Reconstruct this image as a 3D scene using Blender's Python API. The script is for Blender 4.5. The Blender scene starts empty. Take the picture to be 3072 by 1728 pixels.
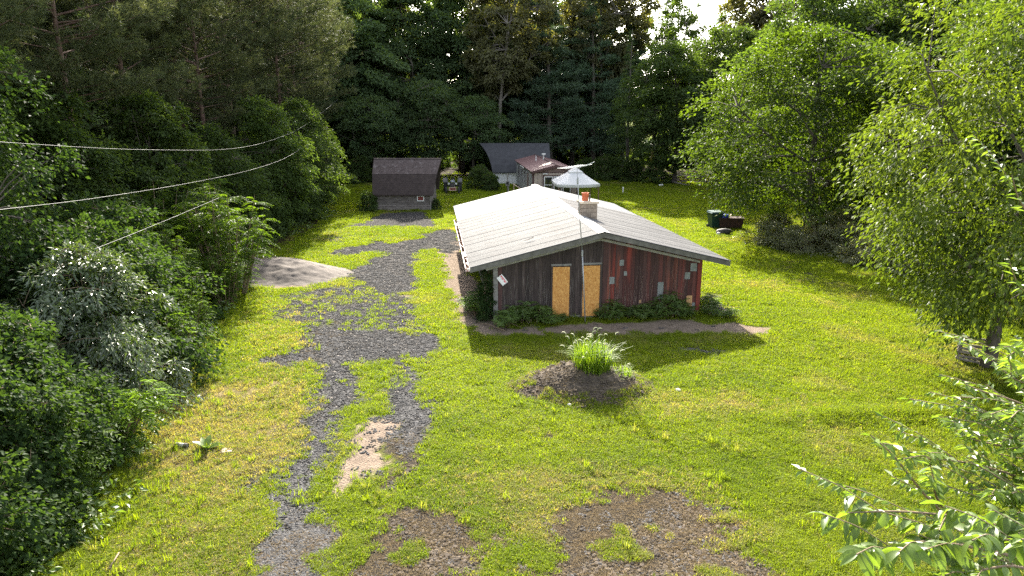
import bpy, math, random
import numpy as np
from mathutils import Vector

random.seed(7)
rng = np.random.default_rng(11)
C = bpy.context.scene.collection
sc = bpy.context.scene

# ------------------------------------------------------------------ camera, sky, sun, exposure
CAM_H, FPX = 8.0, 2080.0
PITCH = math.atan(529 / FPX)
cam = bpy.data.cameras.new('camera')
cam.sensor_width = 36.0
cam.lens = 36.0 * FPX / 3072
cam.clip_start, cam.clip_end = 0.1, 3000
camo = bpy.data.objects.new('camera', cam); C.objects.link(camo)
camo.location = (0, 0, CAM_H)
camo.rotation_euler = (math.pi / 2 - PITCH, 0, 0)
sc.camera = camo

YAW = math.radians(6.67)
SUN_EL = math.radians(32)
sun_dir = Vector((-math.sin(YAW) * math.cos(SUN_EL), math.cos(YAW) * math.cos(SUN_EL), math.sin(SUN_EL)))
sl = bpy.data.lights.new('sun', 'SUN'); sl.energy = 5.0; sl.angle = math.radians(0.55); sl.color = (1.0, 0.93, 0.8)
so = bpy.data.objects.new('sun', sl); C.objects.link(so)
so.location = (0, 0, 60)
so.rotation_euler = sun_dir.to_track_quat('Z', 'Y').to_euler()

wd = bpy.data.worlds.new('World'); sc.world = wd; wd.use_nodes = True
nt = wd.node_tree
bg = nt.nodes['Background']
sky = nt.nodes.new('ShaderNodeTexSky'); sky.sky_type = 'NISHITA'; sky.sun_disc = False
sky.sun_elevation = SUN_EL; sky.sun_rotation = -YAW
sky.dust_density = 2.5; sky.air_density = 1.0; sky.ozone_density = 1.0
hsv = nt.nodes.new('ShaderNodeHueSaturation'); hsv.inputs['Saturation'].default_value = .45
nt.links.new(sky.outputs[0], hsv.inputs['Color']); nt.links.new(hsv.outputs[0], bg.inputs[0]); bg.inputs[1].default_value = 0.15
sc.view_settings.view_transform = 'Standard'
sc.view_settings.look = 'None'
sc.view_settings.gamma = 1.0
sc.view_settings.use_curve_mapping = False
sc.view_settings.exposure = 2.15
sc.cycles.use_denoising = False
sc.cycles.use_adaptive_sampling = False
sc.cycles.max_bounces = 6
sc.cycles.diffuse_bounces = 3
sc.cycles.glossy_bounces = 2
sc.cycles.transmission_bounces = 4
sc.cycles.sample_clamp_indirect = 6

# ------------------------------------------------------------------ measuring helpers
cP, sP = math.cos(PITCH), math.sin(PITCH)
K = 3072 / 2576
def ray(x, y):
    a = (x - 1536) / FPX; b = (y - 864) / FPX
    return np.array([a, cP - b * sP, -sP - b * cP])
def G(x, y, z=0.0):            # ground point under a sight line, survey coordinates of the 2576 wide plan
    r = ray(x * K, y * K); t = (z - CAM_H) / r[2]
    return np.array([0, 0, CAM_H]) + r * t
def W(x, y, Y):                # point on a sight line at distance Y
    r = ray(x * K, y * K)
    return np.array([0, 0, CAM_H]) + r * (Y / r[1])

# ------------------------------------------------------------------ tags
def tag(o, label=None, cat=None, group=None, kind=None):
    if label: o['label'] = label
    if cat: o['category'] = cat
    if group: o['group'] = group
    if kind: o['kind'] = kind
    return o
def thing(name, label, cat, loc=(0, 0, 0), rotz=0.0, group=None, scale=1.0):
    o = bpy.data.objects.new(name, None); C.objects.link(o)
    o.location = loc; o.rotation_euler = (0, 0, rotz); o.scale = (scale,) * 3 if not hasattr(scale, '__len__') else scale
    o.empty_display_size = 0.3
    return tag(o, label, cat, group)
def kids(o): return [c for c in bpy.data.objects if c.parent == o]
KIDS = {}
def copy_tree(o, loc, rotz=0.0, scale=1.0, label=None, group=None, cat=None, tilt=(0, 0)):
    def rec(x, parent):
        c = x.copy(); C.objects.link(c)
        if parent is not None: c.parent = parent
        for ch in KIDS.get(x.name, ()): rec(ch, c)
        return c
    r = rec(o, None)
    r.location = loc; r.rotation_euler = (tilt[0], tilt[1], rotz)
    r.scale = (scale,) * 3 if not hasattr(scale, '__len__') else scale
    if label: r['label'] = label
    if group: r['group'] = group
    if cat: r['category'] = cat
    return r
def link_child(o, parent):
    o.parent = parent
    KIDS.setdefault(parent.name, []).append(o)

# ------------------------------------------------------------------ mesh helpers
def mesh_np(name, verts, faces, mat=None, var=None, smooth=False):
    """faces: list of int arrays (n,3) or (n,4); var: per face float"""
    me = bpy.data.meshes.new(name)
    verts = np.asarray(verts, np.float32)
    fl = [np.asarray(f, np.int32) for f in faces if len(f)]
    nl = sum(f.size for f in fl); nf = sum(len(f) for f in fl)
    me.vertices.add(len(verts)); me.vertices.foreach_set('co', verts.ravel())
    me.loops.add(nl); me.polygons.add(nf)
    me.loops.foreach_set('vertex_index', np.concatenate([f.ravel() for f in fl]))
    tot = np.concatenate([np.full(len(f), f.shape[1], np.int32) for f in fl])
    st = np.concatenate([[0], np.cumsum(tot)[:-1]]).astype(np.int32)
    me.polygons.foreach_set('loop_start', st)
    try: me.polygons.foreach_set('loop_total', tot)
    except Exception: pass
    me.polygons.foreach_set('use_smooth', np.full(nf, bool(smooth)))
    if var is not None:
        a = me.attributes.new('var', 'FLOAT', 'FACE'); a.data.foreach_set('value', np.asarray(var, np.float32))
    me.update(calc_edges=True)
    if mat: me.materials.append(mat)
    return me

class MB:
    def __init__(s): s.v = []; s.f3 = []; s.f4 = []; s.n = 0
    def add(s, v, f3=(), f4=()):
        v = np.asarray(v, float)
        if len(f3): s.f3.append(np.asarray(f3) + s.n)
        if len(f4): s.f4.append(np.asarray(f4) + s.n)
        s.v.append(v); s.n += len(v); return s
    def box(s, x0, x1, y0, y1, z0, z1):
        v = [(x0,y0,z0),(x1,y0,z0),(x1,y1,z0),(x0,y1,z0),(x0,y0,z1),(x1,y0,z1),(x1,y1,z1),(x0,y1,z1)]
        return s.hexa(v)
    def hexa(s, v):
        return s.add(v, f4=[(0,3,2,1),(4,5,6,7),(0,1,5,4),(1,2,6,5),(2,3,7,6),(3,0,4,7)])
    def bar(s, a, b, w, h, up=(0, 0, 1)):
        a = np.array(a, float); b = np.array(b, float); d = b - a; d /= np.linalg.norm(d)
        u = np.cross(d, up); u /= max(np.linalg.norm(u), 1e-6); n = np.cross(u, d)
        u = u * w / 2; n = n * h / 2
        return s.hexa([a-u-n, a+u-n, b+u-n, b-u-n, a-u+n, a+u+n, b+u+n, b-u+n])
    def tube(s, pts, rad, k=6, cap=True):
        pts = np.asarray(pts, float); m = len(pts)
        rad = np.full(m, rad) if np.isscalar(rad) else np.asarray(rad, float)
        t = np.gradient(pts, axis=0); t /= np.linalg.norm(t, axis=1)[:, None] + 1e-9
        ref = np.array([0, 0, 1.0]) if abs(t[:, 2]).mean() < .8 else np.array([1.0, 0, 0])
        u = np.cross(t, ref); u /= np.linalg.norm(u, axis=1)[:, None] + 1e-9
        w = np.cross(t, u)
        a = np.arange(k) * 2 * math.pi / k
        ring = pts[:, None] + rad[:, None, None] * (u[:, None] * np.cos(a)[None, :, None] + w[:, None] * np.sin(a)[None, :, None])
        i = np.arange(m - 1)[:, None] * k; j = np.arange(k)[None]; j2 = (j + 1) % k
        f = np.stack([i + j, i + j2, i + k + j2, i + k + j], -1).reshape(-1, 4)
        v = ring.reshape(-1, 3); f3 = []
        if cap:
            v = np.vstack([v, pts[0], pts[-1]]); b = m * k
            f3 = [(b, (q + 1) % k, q) for q in range(k)] + [(b + 1, (m - 1) * k + q, (m - 1) * k + (q + 1) % k) for q in range(k)]
        return s.add(v, f3, f)
    def lathe(s, prof, k=16, c=(0, 0, 0), axis='z'):
        prof = np.asarray(prof, float); m = len(prof); a = np.arange(k) * 2 * math.pi / k
        v = np.stack([prof[:, :1] * np.cos(a), prof[:, :1] * np.sin(a), np.repeat(prof[:, 1:2], k, 1)], -1).reshape(-1, 3)
        if axis == 'x': v = v[:, [2, 0, 1]]
        if axis == 'y': v = v[:, [1, 2, 0]]
        i = np.arange(m - 1)[:, None] * k; j = np.arange(k)[None]; j2 = (j + 1) % k
        f = np.stack([i + j, i + j2, i + k + j2, i + k + j], -1).reshape(-1, 4)
        return s.add(v + np.array(c), (), f)
    def mesh(s, name, mat, smooth=False):
        return mesh_np(name, np.vstack(s.v), [np.vstack(s.f3) if s.f3 else [], np.vstack(s.f4) if s.f4 else []], mat, None, smooth)
    def build(s, name, mat, parent=None, smooth=False, loc=None, rot=None):
        o = bpy.data.objects.new(name, s.mesh(name, mat, smooth)); C.objects.link(o)
        if parent is not None: link_child(o, parent)
        if loc is not None: o.location = loc
        if rot is not None: o.rotation_euler = rot
        return o
def obj(name, me, parent=None, loc=None):
    o = bpy.data.objects.new(name, me); C.objects.link(o)
    if parent is not None: link_child(o, parent)
    if loc is not None: o.location = loc
    return o

# ------------------------------------------------------------------ materials
def newmat(name):
    m = bpy.data.materials.new(name); m.use_nodes = True
    n = m.node_tree.nodes; l = m.node_tree.links
    return m, n, l, n['Principled BSDF'], n['Material Output']
def rgb(c): return (c[0], c[1], c[2], 1)
def pm(name, c1, c2=None, scale=6.0, rough=.8, bump=0.0, stretch=(1, 1, 1), metallic=0.0, spec=.4, rand=0.0, detail=6, bscale=None, c3=None, c3scale=1.0, c3lo=.55, c3hi=.65):
    m, n, l, p, out = newmat(name)
    p.inputs['Roughness'].default_value = rough; p.inputs['Metallic'].default_value = metallic
    p.inputs['Specular IOR Level'].default_value = spec
    tc = n.new('ShaderNodeTexCoord'); mp = n.new('ShaderNodeMapping'); mp.inputs['Scale'].default_value = stretch
    l.new(tc.outputs['Object'], mp.inputs[0])
    vec = mp.outputs[0]
    if rand:
        oi = n.new('ShaderNodeObjectInfo'); mm = n.new('ShaderNodeVectorMath'); mm.operation = 'MULTIPLY_ADD'
        mm.inputs[1].default_value = (1, 1, 1)
        cx = n.new('ShaderNodeCombineXYZ'); mu = n.new('ShaderNodeMath'); mu.operation = 'MULTIPLY'; mu.inputs[1].default_value = 37
        l.new(oi.outputs['Random'], mu.inputs[0]); l.new(mu.outputs[0], cx.inputs[0]); l.new(mu.outputs[0], cx.inputs[2])
        l.new(vec, mm.inputs[0]); l.new(cx.outputs[0], mm.inputs[2]); vec = mm.outputs[0]
    nz = n.new('ShaderNodeTexNoise'); nz.inputs['Scale'].default_value = scale; nz.inputs['Detail'].default_value = detail; nz.inputs['Roughness'].default_value = .65
    l.new(vec, nz.inputs['Vector'])
    col = None
    if c2 is not None:
        mr = n.new('ShaderNodeMapRange'); mr.inputs[1].default_value = .32; mr.inputs[2].default_value = .68
        l.new(nz.outputs['Fac'], mr.inputs[0])
        mx = n.new('ShaderNodeMix'); mx.data_type = 'RGBA'; mx.inputs[6].default_value = rgb(c1); mx.inputs[7].default_value = rgb(c2)
        l.new(mr.outputs[0], mx.inputs[0]); col = mx.outputs[2]
    if c3 is not None:
        n3 = n.new('ShaderNodeTexNoise'); n3.inputs['Scale'].default_value = c3scale; n3.inputs['Detail'].default_value = 5
        l.new(vec if not rand else mp.outputs[0], n3.inputs['Vector'])
        mr3 = n.new('ShaderNodeMapRange'); mr3.inputs[1].default_value = c3lo; mr3.inputs[2].default_value = c3hi
        l.new(n3.outputs['Fac'], mr3.inputs[0])
        mx3 = n.new('ShaderNodeMix'); mx3.data_type = 'RGBA'; mx3.inputs[7].default_value = rgb(c3)
        if col is None: mx3.inputs[6].default_value = rgb(c1)
        else: l.new(col, mx3.inputs[6])
        l.new(mr3.outputs[0], mx3.inputs[0]); col = mx3.outputs[2]
    if rand:
        hs = n.new('ShaderNodeHueSaturation'); mr2 = n.new('ShaderNodeMapRange'); mr2.inputs[3].default_value = 1 - rand; mr2.inputs[4].default_value = 1 + rand
        l.new(oi.outputs['Random'], mr2.inputs[0]); l.new(mr2.outputs[0], hs.inputs['Value'])
        if col is None: hs.inputs['Color'].default_value = rgb(c1)
        else: l.new(col, hs.inputs['Color'])
        col = hs.outputs[0]
    if col is None: p.inputs['Base Color'].default_value = rgb(c1)
    else: l.new(col, p.inputs['Base Color'])
    if bump:
        b = n.new('ShaderNodeBump'); b.inputs['Strength'].default_value = bump; b.inputs['Distance'].default_value = .02
        src = nz
        if bscale:
            src = n.new('ShaderNodeTexNoise'); src.inputs['Scale'].default_value = bscale; src.inputs['Detail'].default_value = 4
            l.new(mp.outputs[0], src.inputs['Vector'])
        l.new(src.outputs['Fac'], b.inputs['Height']); l.new(b.outputs[0], p.inputs['Normal'])
    return m

def leafmat(name, c1, c2, trans=.45, rough=.42, spec=.5, tcol=None, inst=False, dry=None):
    m, n, l, p, out = newmat(name)
    at = n.new('ShaderNodeAttribute'); at.attribute_name = 'var'
    mx = n.new('ShaderNodeMix'); mx.data_type = 'RGBA'; mx.inputs[6].default_value = rgb(c1); mx.inputs[7].default_value = rgb(c2)
    oi = n.new('ShaderNodeObjectInfo')
    fac = at.outputs['Fac']
    if inst:
        ai = n.new('ShaderNodeAttribute'); ai.attribute_type = 'INSTANCER'; ai.attribute_name = 'tint'
        av = n.new('ShaderNodeMath'); av.operation = 'MULTIPLY_ADD'; av.inputs[1].default_value = .5
        hv = n.new('ShaderNodeMath'); hv.operation = 'MULTIPLY'; hv.inputs[1].default_value = .5
        l.new(ai.outputs['Fac'], hv.inputs[0]); l.new(fac, av.inputs[0]); l.new(hv.outputs[0], av.inputs[2]); fac = av.outputs[0]
    l.new(fac, mx.inputs[0]); col = mx.outputs[2]
    if inst and dry is not None:
        ad = n.new('ShaderNodeAttribute'); ad.attribute_type = 'INSTANCER'; ad.attribute_name = 'dry'
        md = n.new('ShaderNodeMix'); md.data_type = 'RGBA'; md.inputs[7].default_value = rgb(dry)
        l.new(ad.outputs['Fac'], md.inputs[0]); l.new(col, md.inputs[6]); col = md.outputs[2]
    if not inst:
        hs = n.new('ShaderNodeHueSaturation'); mr = n.new('ShaderNodeMapRange'); mr.inputs[3].default_value = .82; mr.inputs[4].default_value = 1.18
        l.new(oi.outputs['Random'], mr.inputs[0]); l.new(mr.outputs[0], hs.inputs['Value']); l.new(col, hs.inputs['Color']); col = hs.outputs[0]
    l.new(col, p.inputs['Base Color'])
    p.inputs['Roughness'].default_value = rough; p.inputs['Specular IOR Level'].default_value = spec
    tr = n.new('ShaderNodeBsdfTranslucent')
    mt = n.new('ShaderNodeMix'); mt.data_type = 'RGBA'; mt.blend_type = 'MULTIPLY'; mt.inputs[0].default_value = 1.0
    mt.inputs[7].default_value = rgb(tcol or (1.9, 1.9, .55))
    l.new(col, mt.inputs[6]); l.new(mt.outputs[2], tr.inputs[0])
    ms = n.new('ShaderNodeMixShader'); ms.inputs[0].default_value = trans
    l.new(p.outputs[0], ms.inputs[1]); l.new(tr.outputs[0], ms.inputs[2]); l.new(ms.outputs[0], out.inputs[0])
    return m

# numpy value noise
def vnoise(x, y, seed=0, octaves=1, gain=.5):
    x = np.asarray(x, float); y = np.asarray(y, float); tot = 0; amp = 1; s = 0
    for o in range(octaves):
        xi = np.floor(x); yi = np.floor(y); fx = x - xi; fy = y - yi
        fx = fx * fx * (3 - 2 * fx); fy = fy * fy * (3 - 2 * fy)
        def h(a, b):
            v = np.sin(a * 127.1 + b * 311.7 + (seed + o) * 74.7) * 43758.5453
            return v - np.floor(v)
        v = (h(xi, yi) * (1 - fx) + h(xi + 1, yi) * fx) * (1 - fy) + (h(xi, yi + 1) * (1 - fx) + h(xi + 1, yi + 1) * fx) * fy
        tot = tot + v * amp; s += amp; amp *= gain; x = x * 2.03 + 5.1; y = y * 2.03 + 3.7
    return tot / s
def sstep(a, b, x):
    t = np.clip((x - a) / (b - a), 0, 1); return t * t * (3 - 2 * t)
def polydist(X, Y, poly):
    """signed distance, positive inside"""
    poly = np.asarray(poly, float); d = np.full(X.shape, 1e9); ins = np.zeros(X.shape, bool)
    for a, b in zip(poly, np.roll(poly, -1, 0)):
        e = b - a; wx = X - a[0]; wy = Y - a[1]
        t = np.clip((wx * e[0] + wy * e[1]) / (e @ e + 1e-12), 0, 1)
        d = np.minimum(d, (wx - e[0] * t) ** 2 + (wy - e[1] * t) ** 2)
        c = ((a[1] <= Y) & (b[1] > Y)) | ((b[1] <= Y) & (a[1] > Y))
        with np.errstate(divide='ignore', invalid='ignore'):
            xin = a[0] + (Y - a[1]) * e[0] / (e[1] if e[1] else 1e-12)
        ins ^= c & (X < xin)
    return np.where(ins, 1, -1) * np.sqrt(d)
def gp(pts): return [G(x, y)[:2] for x, y in pts]

# ------------------------------------------------------------------ ground zones (world polygons)
Z = {}
Z['gravel'] = [(gp(p), s) for p, s in [
    ([(908,559),(940,545),(972,536),(1061,533),(1082,545),(1096,559),(1090,571),(1010,567),(963,569),(888,570),(859,573)], 1),
    ([(1148,574),(1085,582),(1061,600),(992,611),(960,606),(934,608),(905,620),(827,629),(818,640),(865,643),(928,634),(980,640),(928,658),(885,675),(879,701),(920,715),(949,742),(998,742),(1038,727),(1050,704),(1047,660),(1050,634),(1093,626),(1150,640)], 1),
    ([(700,742),(860,715),(930,712),(1010,740),(1060,765),(1065,800),(1050,850),(890,850),(780,840),(700,800),(690,770)], .67),
    ([(770,825),(900,825),(1085,840),(1112,885),(1070,908),(940,900),(892,925),(884,1000),(848,1090),(832,1140),(805,1200),(790,1250),(705,1260),(718,1190),(730,1120),(782,1060),(790,1000),(815,940),(780,915),(700,918),(655,902),(750,878)], .93),
    ([(640,1500),(670,1330),(690,1250),(795,1240),(815,1300),(850,1390),(900,1500)], .95),
    ([(735,1110),(735,1190),(690,1220),(620,1245),(590,1230),(660,1180)], .6),
    ([(1003,900),(1045,915),(1045,960),(1062,1000),(1072,1060),(1082,1095),(1045,1140),(975,1085),(975,990),(1000,965)], .93),
    ([(810,595),(880,590),(880,612),(820,615)], .5), ([(870,580),(900,575),(905,590),(880,592)], .5),
    ([(1690,880),(1750,872),(1830,876),(1840,890),(1720,894)], .75),
    ([(1640,885),(1690,870),(1690,890)], .2),
    ([(1765,740),(1830,770),(1850,800),(1800,795),(1765,785)], .8),
    ([(690,1250),(770,1240),(800,1300),(760,1340),(690,1330)], .8),
]]
Z['soil'] = [(gp(p), s) for p, s in [
    ([(970,1110),(1075,1080),(1085,1130),(1030,1180),(1010,1240),(960,1200),(980,1150)], .9),
    ([(600,1500),(690,1370),(770,1310),(800,1290),(840,1330),(900,1385),(940,1380),(950,1320),(1010,1270),(1100,1280),(1200,1300),(1270,1340),(1250,1380),(1200,1400),(1180,1500)], .95),
    ([(1300,1500),(1360,1380),(1420,1310),(1440,1260),(1500,1230),(1600,1215),(1720,1230),(1740,1270),(1830,1290),(1850,1340),(1790,1370),(1900,1400),(2020,1500)], 1),
    ([(1310,1085),(1390,1090),(1395,1108),(1350,1104)], 1), ([(1160,960),(1200,965),(1195,978),(1160,975)], .5),
    ([(1175,1095),(1215,1100),(1200,1115),(1175,1110)], .5),
    ([(1300,985),(1420,915),(1580,935),(1640,985),(1560,1020),(1400,1025)], .8),
    ([(1910,680),(1990,672),(2060,690),(2140,705),(2110,722),(2020,707),(1930,692)], .6),
    ([(2600,1380),(2130,1400),(2160,1415),(2600,1420)], .3),
]]
Z['sand'] = [(gp(p), s) for p, s in [
    ([(930,1060),(985,1045),(975,1100),(965,1150),(940,1200),(900,1240),(870,1240),(868,1170),(880,1100)], .95),
    ([(1105,610),(1160,600),(1245,790),(1245,832),(1170,838),(1150,790),(1140,740),(1108,690)], .9),
    ([(1165,822),(1350,824),(1480,816),(1640,806),(1700,803),(1760,808),(1940,826),(1900,843),(1700,839),(1500,841),(1230,844),(1175,838)], .95),
    ([(1000,741),(1060,738),(1060,750),(1000,752)], .7), ([(880,768),(920,770),(900,776)], .4),
    ([(640,655),(700,645),(780,660),(884,682),(870,697),(820,717),(700,727),(640,715)], 1),
    ([(1760,735),(1800,738),(1840,755),(1790,755)], .5),
    ([(1965,900),(2010,905),(1980,912)], .0),
]]
Z['dry'] = [(gp(p), s) for p, s in [
    ([(430,990),(600,945),(700,940),(780,960),(800,1060),(760,1110),(700,1160),(640,1240),(500,1300),(400,1230),(350,1110)], .62),
    ([(200,1449),(330,1330),(420,1300),(640,1250),(700,1330),(600,1500),(150,1500)], .3),
    ([(1150,1180),(1500,1170),(1750,1200),(1850,1290),(1900,1400),(1350,1370),(1050,1260)], .2),
    ([(1550,1010),(1800,990),(1900,1020),(1700,1060)], .3),
    ([(660,760),(800,745),(860,830),(800,940),(680,960),(620,900)], .25),
    ([(1860,1000),(2050,1010),(2000,1060),(1850,1040)], .2),
    ([(1880,700),(2000,715),(1990,740),(1890,720)], .25),
]]
Z['litter'] = [([(-8.6,0),(-8.9,10.7),(-8.6,12.7),(-10,17.5),(-11.2,22),(-12,30),(-15,38),(-13.6,42),(-14.1,51),(-19.6,76),(-19.1,87),(-6,87),(2,87.5),(10,88.5),(15,87),(22,79),(31,74),(34,84),(24,98),(14,118),(-8,120),(-70,125),(-70,0)], 1),
               ([(24,52),(18.5,36),(20,28),(30,26),(44,46),(36,62),(28,60)], .8)]
def zone(name, X, Y, warp=True):
    if warp:
        wx = (vnoise(X * 1.3, Y * 1.3, 3, 3) - .5) * 1.1; wy = (vnoise(X * 1.3, Y * 1.3, 9, 3) - .5) * 1.1
        Xw, Yw = X + wx, Y + wy
    else: Xw, Yw = X, Y
    r = np.zeros(X.shape)
    for poly, s in Z[name]:
        p = np.asarray(poly); lo = p.min(0) - 2; hi = p.max(0) + 2
        sel = (Xw > lo[0]) & (Xw < hi[0]) & (Yw > lo[1]) & (Yw < hi[1])
        if not sel.any(): continue
        soft = .55 if name != 'litter' else 1.2
        d = polydist(Xw[sel], Yw[sel], poly)
        r[sel] = np.maximum(r[sel], s * sstep(-soft, soft, d))
    if name in ('gravel', 'soil', 'dry'):
        a_, b_ = (.88, .36) if name == 'gravel' else (.66, .7)
        r = np.clip(r * (a_ + b_ * vnoise(X * .75 + 3, Y * .75, 17, 3)), 0, 1)
    return r
def height(X, Y):
    h = (vnoise(X * .12, Y * .12, 1, 2) - .5) * .12 + (vnoise(X * .9, Y * .9, 5, 3) - .5) * .07
    near = sstep(6, 14, Y) * (1 - sstep(60, 90, Y))
    hs = h * (.3 + .7 * near)
    # low bank across the right lawn, and the little ruts of the drive
    hs = hs + .16 * np.exp(-((Y - (17.2 + .05 * (X - 8))) / .5) ** 2) * sstep(6, 9, X) * (1 - sstep(13, 16, X))
    keep = np.exp(-((np.maximum(np.abs(X + 2) - 6.5, 0) ** 2 + np.maximum(np.abs(Y - 35) - 10, 0) ** 2) / 6))
    return hs * (1 - .75 * keep)

# ------------------------------------------------------------------ ground sheet
def spread(lo, hi, step, far, g=1.22):
    a = list(np.arange(lo, hi + 1e-6, step)); s = step
    while a[-1] < far: s *= g; a.append(a[-1] + s)
    s = step
    while a[0] > -far: s *= g; a.insert(0, a[0] - s)
    return np.array(a)
gx = spread(-17, 21, .17, 1500); gy = spread(8, 44, .17, 1500)
GX, GY = np.meshgrid(gx, gy, indexing='xy')
gh = height(GX, GY)
nx, ny = len(gx), len(gy)
idx = np.arange(nx * ny).reshape(ny, nx)
gf = np.stack([idx[:-1, :-1], idx[:-1, 1:], idx[1:, 1:], idx[1:, :-1]], -1).reshape(-1, 4)
zg, zs, zd, zy, zl = (zone(k, GX, GY) for k in ('gravel', 'sand', 'soil', 'dry', 'litter'))
def ground_mat():
    m, n, l, p, out = newmat('ground_mix')
    p.inputs['Roughness'].default_value = .95; p.inputs['Specular IOR Level'].default_value = .03
    tc = n.new('ShaderNodeTexCoord')
    def noise(sc_, det=6, rough=.6):
        z = n.new('ShaderNodeTexNoise'); z.inputs['Scale'].default_value = sc_; z.inputs['Detail'].default_value = det; z.inputs['Roughness'].default_value = rough
        l.new(tc.outputs['Object'], z.inputs['Vector']); return z.outputs['Fac']
    def ramp(f, stops):
        r = n.new('ShaderNodeValToRGB'); e = r.color_ramp.elements
        while len(e) < len(stops): e.new(.5)
        for i, (pos, c) in enumerate(stops): e[i].position = pos; e[i].color = rgb(c)
        l.new(f, r.inputs[0]); return r.outputs[0]
    def mix(a, b, f):
        x = n.new('ShaderNodeMix'); x.data_type = 'RGBA'; l.new(a, x.inputs[6]); l.new(b, x.inputs[7]); l.new(f, x.inputs[0]); return x.outputs[2]
    def attr(nm, k):
        a = n.new('ShaderNodeAttribute'); a.attribute_name = nm
        s_ = n.new('ShaderNodeSeparateColor'); l.new(a.outputs['Color'], s_.inputs[0]); return s_.outputs[k]
    def edge(f, nz, w=.18, amp=.7):
        a = n.new('ShaderNodeMath'); a.operation = 'MULTIPLY_ADD'; a.inputs[1].default_value = amp; l.new(nz, a.inputs[0])
        l.new(f, a.inputs[2])
        r = n.new('ShaderNodeMapRange'); r.interpolation_type = 'SMOOTHSTEP'
        c = .5 + amp * .5; r.inputs[1].default_value = c - w; r.inputs[2].default_value = c + w
        l.new(a.outputs[0], r.inputs[0]); return r.outputs[0]
    fine = noise(26, 8, .7); med = noise(3.2, 6); big = noise(.35, 4); vf = noise(80, 4, .7)
    grass = mix(ramp(med, [(.3, (.06, .085, .01)), (.7, (.13, .155, .016))]), ramp(fine, [(.35, (.05, .06, .014)), (.65, (.16, .18, .03))]), big)
    vo = n.new('ShaderNodeTexVoronoi'); vo.inputs['Scale'].default_value = 20; l.new(tc.outputs['Object'], vo.inputs['Vector'])
    sepv = n.new('ShaderNodeSeparateColor'); l.new(vo.outputs['Color'], sepv.inputs[0])
    gravel = ramp(sepv.outputs[0], [(0, (.012, .0115, .011)), (.55, (.038, .036, .035)), (.85, (.066, .062, .059)), (1, (.24, .22, .2))])
    sand = mix(ramp(fine, [(.3, (.15, .115, .087)), (.7, (.27, .21, .16))]), ramp(med, [(.35, (.11, .085, .068)), (.65, (.25, .195, .15))]), big)
    soil = mix(ramp(fine, [(.33, (.017, .015, .013)), (.6, (.056, .048, .04)), (.75, (.15, .12, .085))]), ramp(med, [(.3, (.024, .021, .018)), (.7, (.07, .06, .05))]), vf)
    dry = mix(ramp(fine, [(.3, (.1, .08, .035)), (.7, (.3, .24, .11))]), ramp(med, [(.3, (.09, .09, .03)), (.7, (.25, .2, .1))]), vf)
    lit = ramp(fine, [(.3, (.012, .01, .006)), (.55, (.04, .03, .017)), (.75, (.09, .065, .035))])
    col = mix(grass, dry, edge(attr('zone_b', 0), med, .25, .8))
    col = mix(col, soil, edge(attr('zone_a', 2), med, .2, .6))
    col = mix(col, sand, edge(attr('zone_a', 1), med, .2, .55))
    col = mix(col, gravel, edge(attr('zone_a', 0), med, .26, .8))
    col = mix(col, lit, edge(attr('zone_b', 1), med, .2, .5))
    l.new(col, p.inputs['Base Color'])
    b = n.new('ShaderNodeBump'); b.inputs['Strength'].default_value = .9; b.inputs['Distance'].default_value = .04
    ad = n.new('ShaderNodeMath'); ad.operation = 'ADD'; l.new(fine, ad.inputs[0]); l.new(vo.outputs['Distance'], ad.inputs[1])
    l.new(ad.outputs[0], b.inputs['Height']); l.new(b.outputs[0], p.inputs['Normal'])
    return m
M = {}
M['ground'] = ground_mat()
gme = mesh_np('ground', np.stack([GX, GY, gh], -1).reshape(-1, 3), [gf], M['ground'], None, True)
for nm, ch in (('zone_a', (zg, zs, zd)), ('zone_b', (zy, zl, zl * 0))):
    a = gme.attributes.new(nm, 'FLOAT_COLOR', 'POINT')
    a.data.foreach_set('color', np.stack([*ch, np.ones_like(zg)], -1).astype(np.float32).ravel())
ground = obj('ground', gme); tag(ground, 'uneven yard of lawn, gravel drive, sand and bare soil', kind='structure')

# material library
M['bark'] = pm('bark', (.05, .04, .032), (.13, .11, .09), 9, .95, .8, (1, 1, .25))
M['bark_grey'] = pm('bark_grey', (.1, .088, .075), (.24, .21, .18), 8, .95, .8, (1, 1, .2))
M['bark_red'] = pm('bark_red', (.07, .04, .03), (.2, .125, .095), 9, .95, .8, (1, 1, .4))
M['twig'] = pm('twig', (.12, .08, .05), (.22, .16, .1), 20, .8)

L = {}
L['maple'] = leafmat('leaf_maple', (.03, .055, .01), (.085, .13, .016), .5, .55, .2)
L['light'] = leafmat('leaf_light', (.036, .06, .011), (.095, .125, .02), .44, .5, .16)
L['mid'] = leafmat('leaf_mid', (.034, .06, .018), (.078, .115, .03), .44, .55, .2)
L['dark'] = leafmat('leaf_dark', (.045, .078, .034), (.1, .14, .062), .42, .6, .15)
L['brown'] = leafmat('leaf_olive', (.06, .064, .03), (.125, .12, .06), .38, .6, .15)
L['sapling'] = leafmat('leaf_sapling', (.04, .072, .014), (.1, .165, .02), .52, .5, .12)
L['shiny'] = leafmat('leaf_shiny', (.035, .06, .018), (.07, .1, .034), .3, .36, 1.0)
L['vine'] = leafmat('leaf_vine', (.018, .038, .013), (.04, .068, .02), .42, .6, .08)
L['needle'] = leafmat('needle_pine', (.05, .07, .03), (.12, .135, .066), .28, .6, .12, (1.5, 1.45, .8))
L['white_pine'] = leafmat('needle_white_pine', (.045, .08, .045), (.095, .138, .075), .25, .5, .4, (1.4, 1.5, .9))
L['bramble'] = leafmat('leaf_bramble', (.1, .115, .05), (.22, .225, .11), .38, .35, .7)
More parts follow.
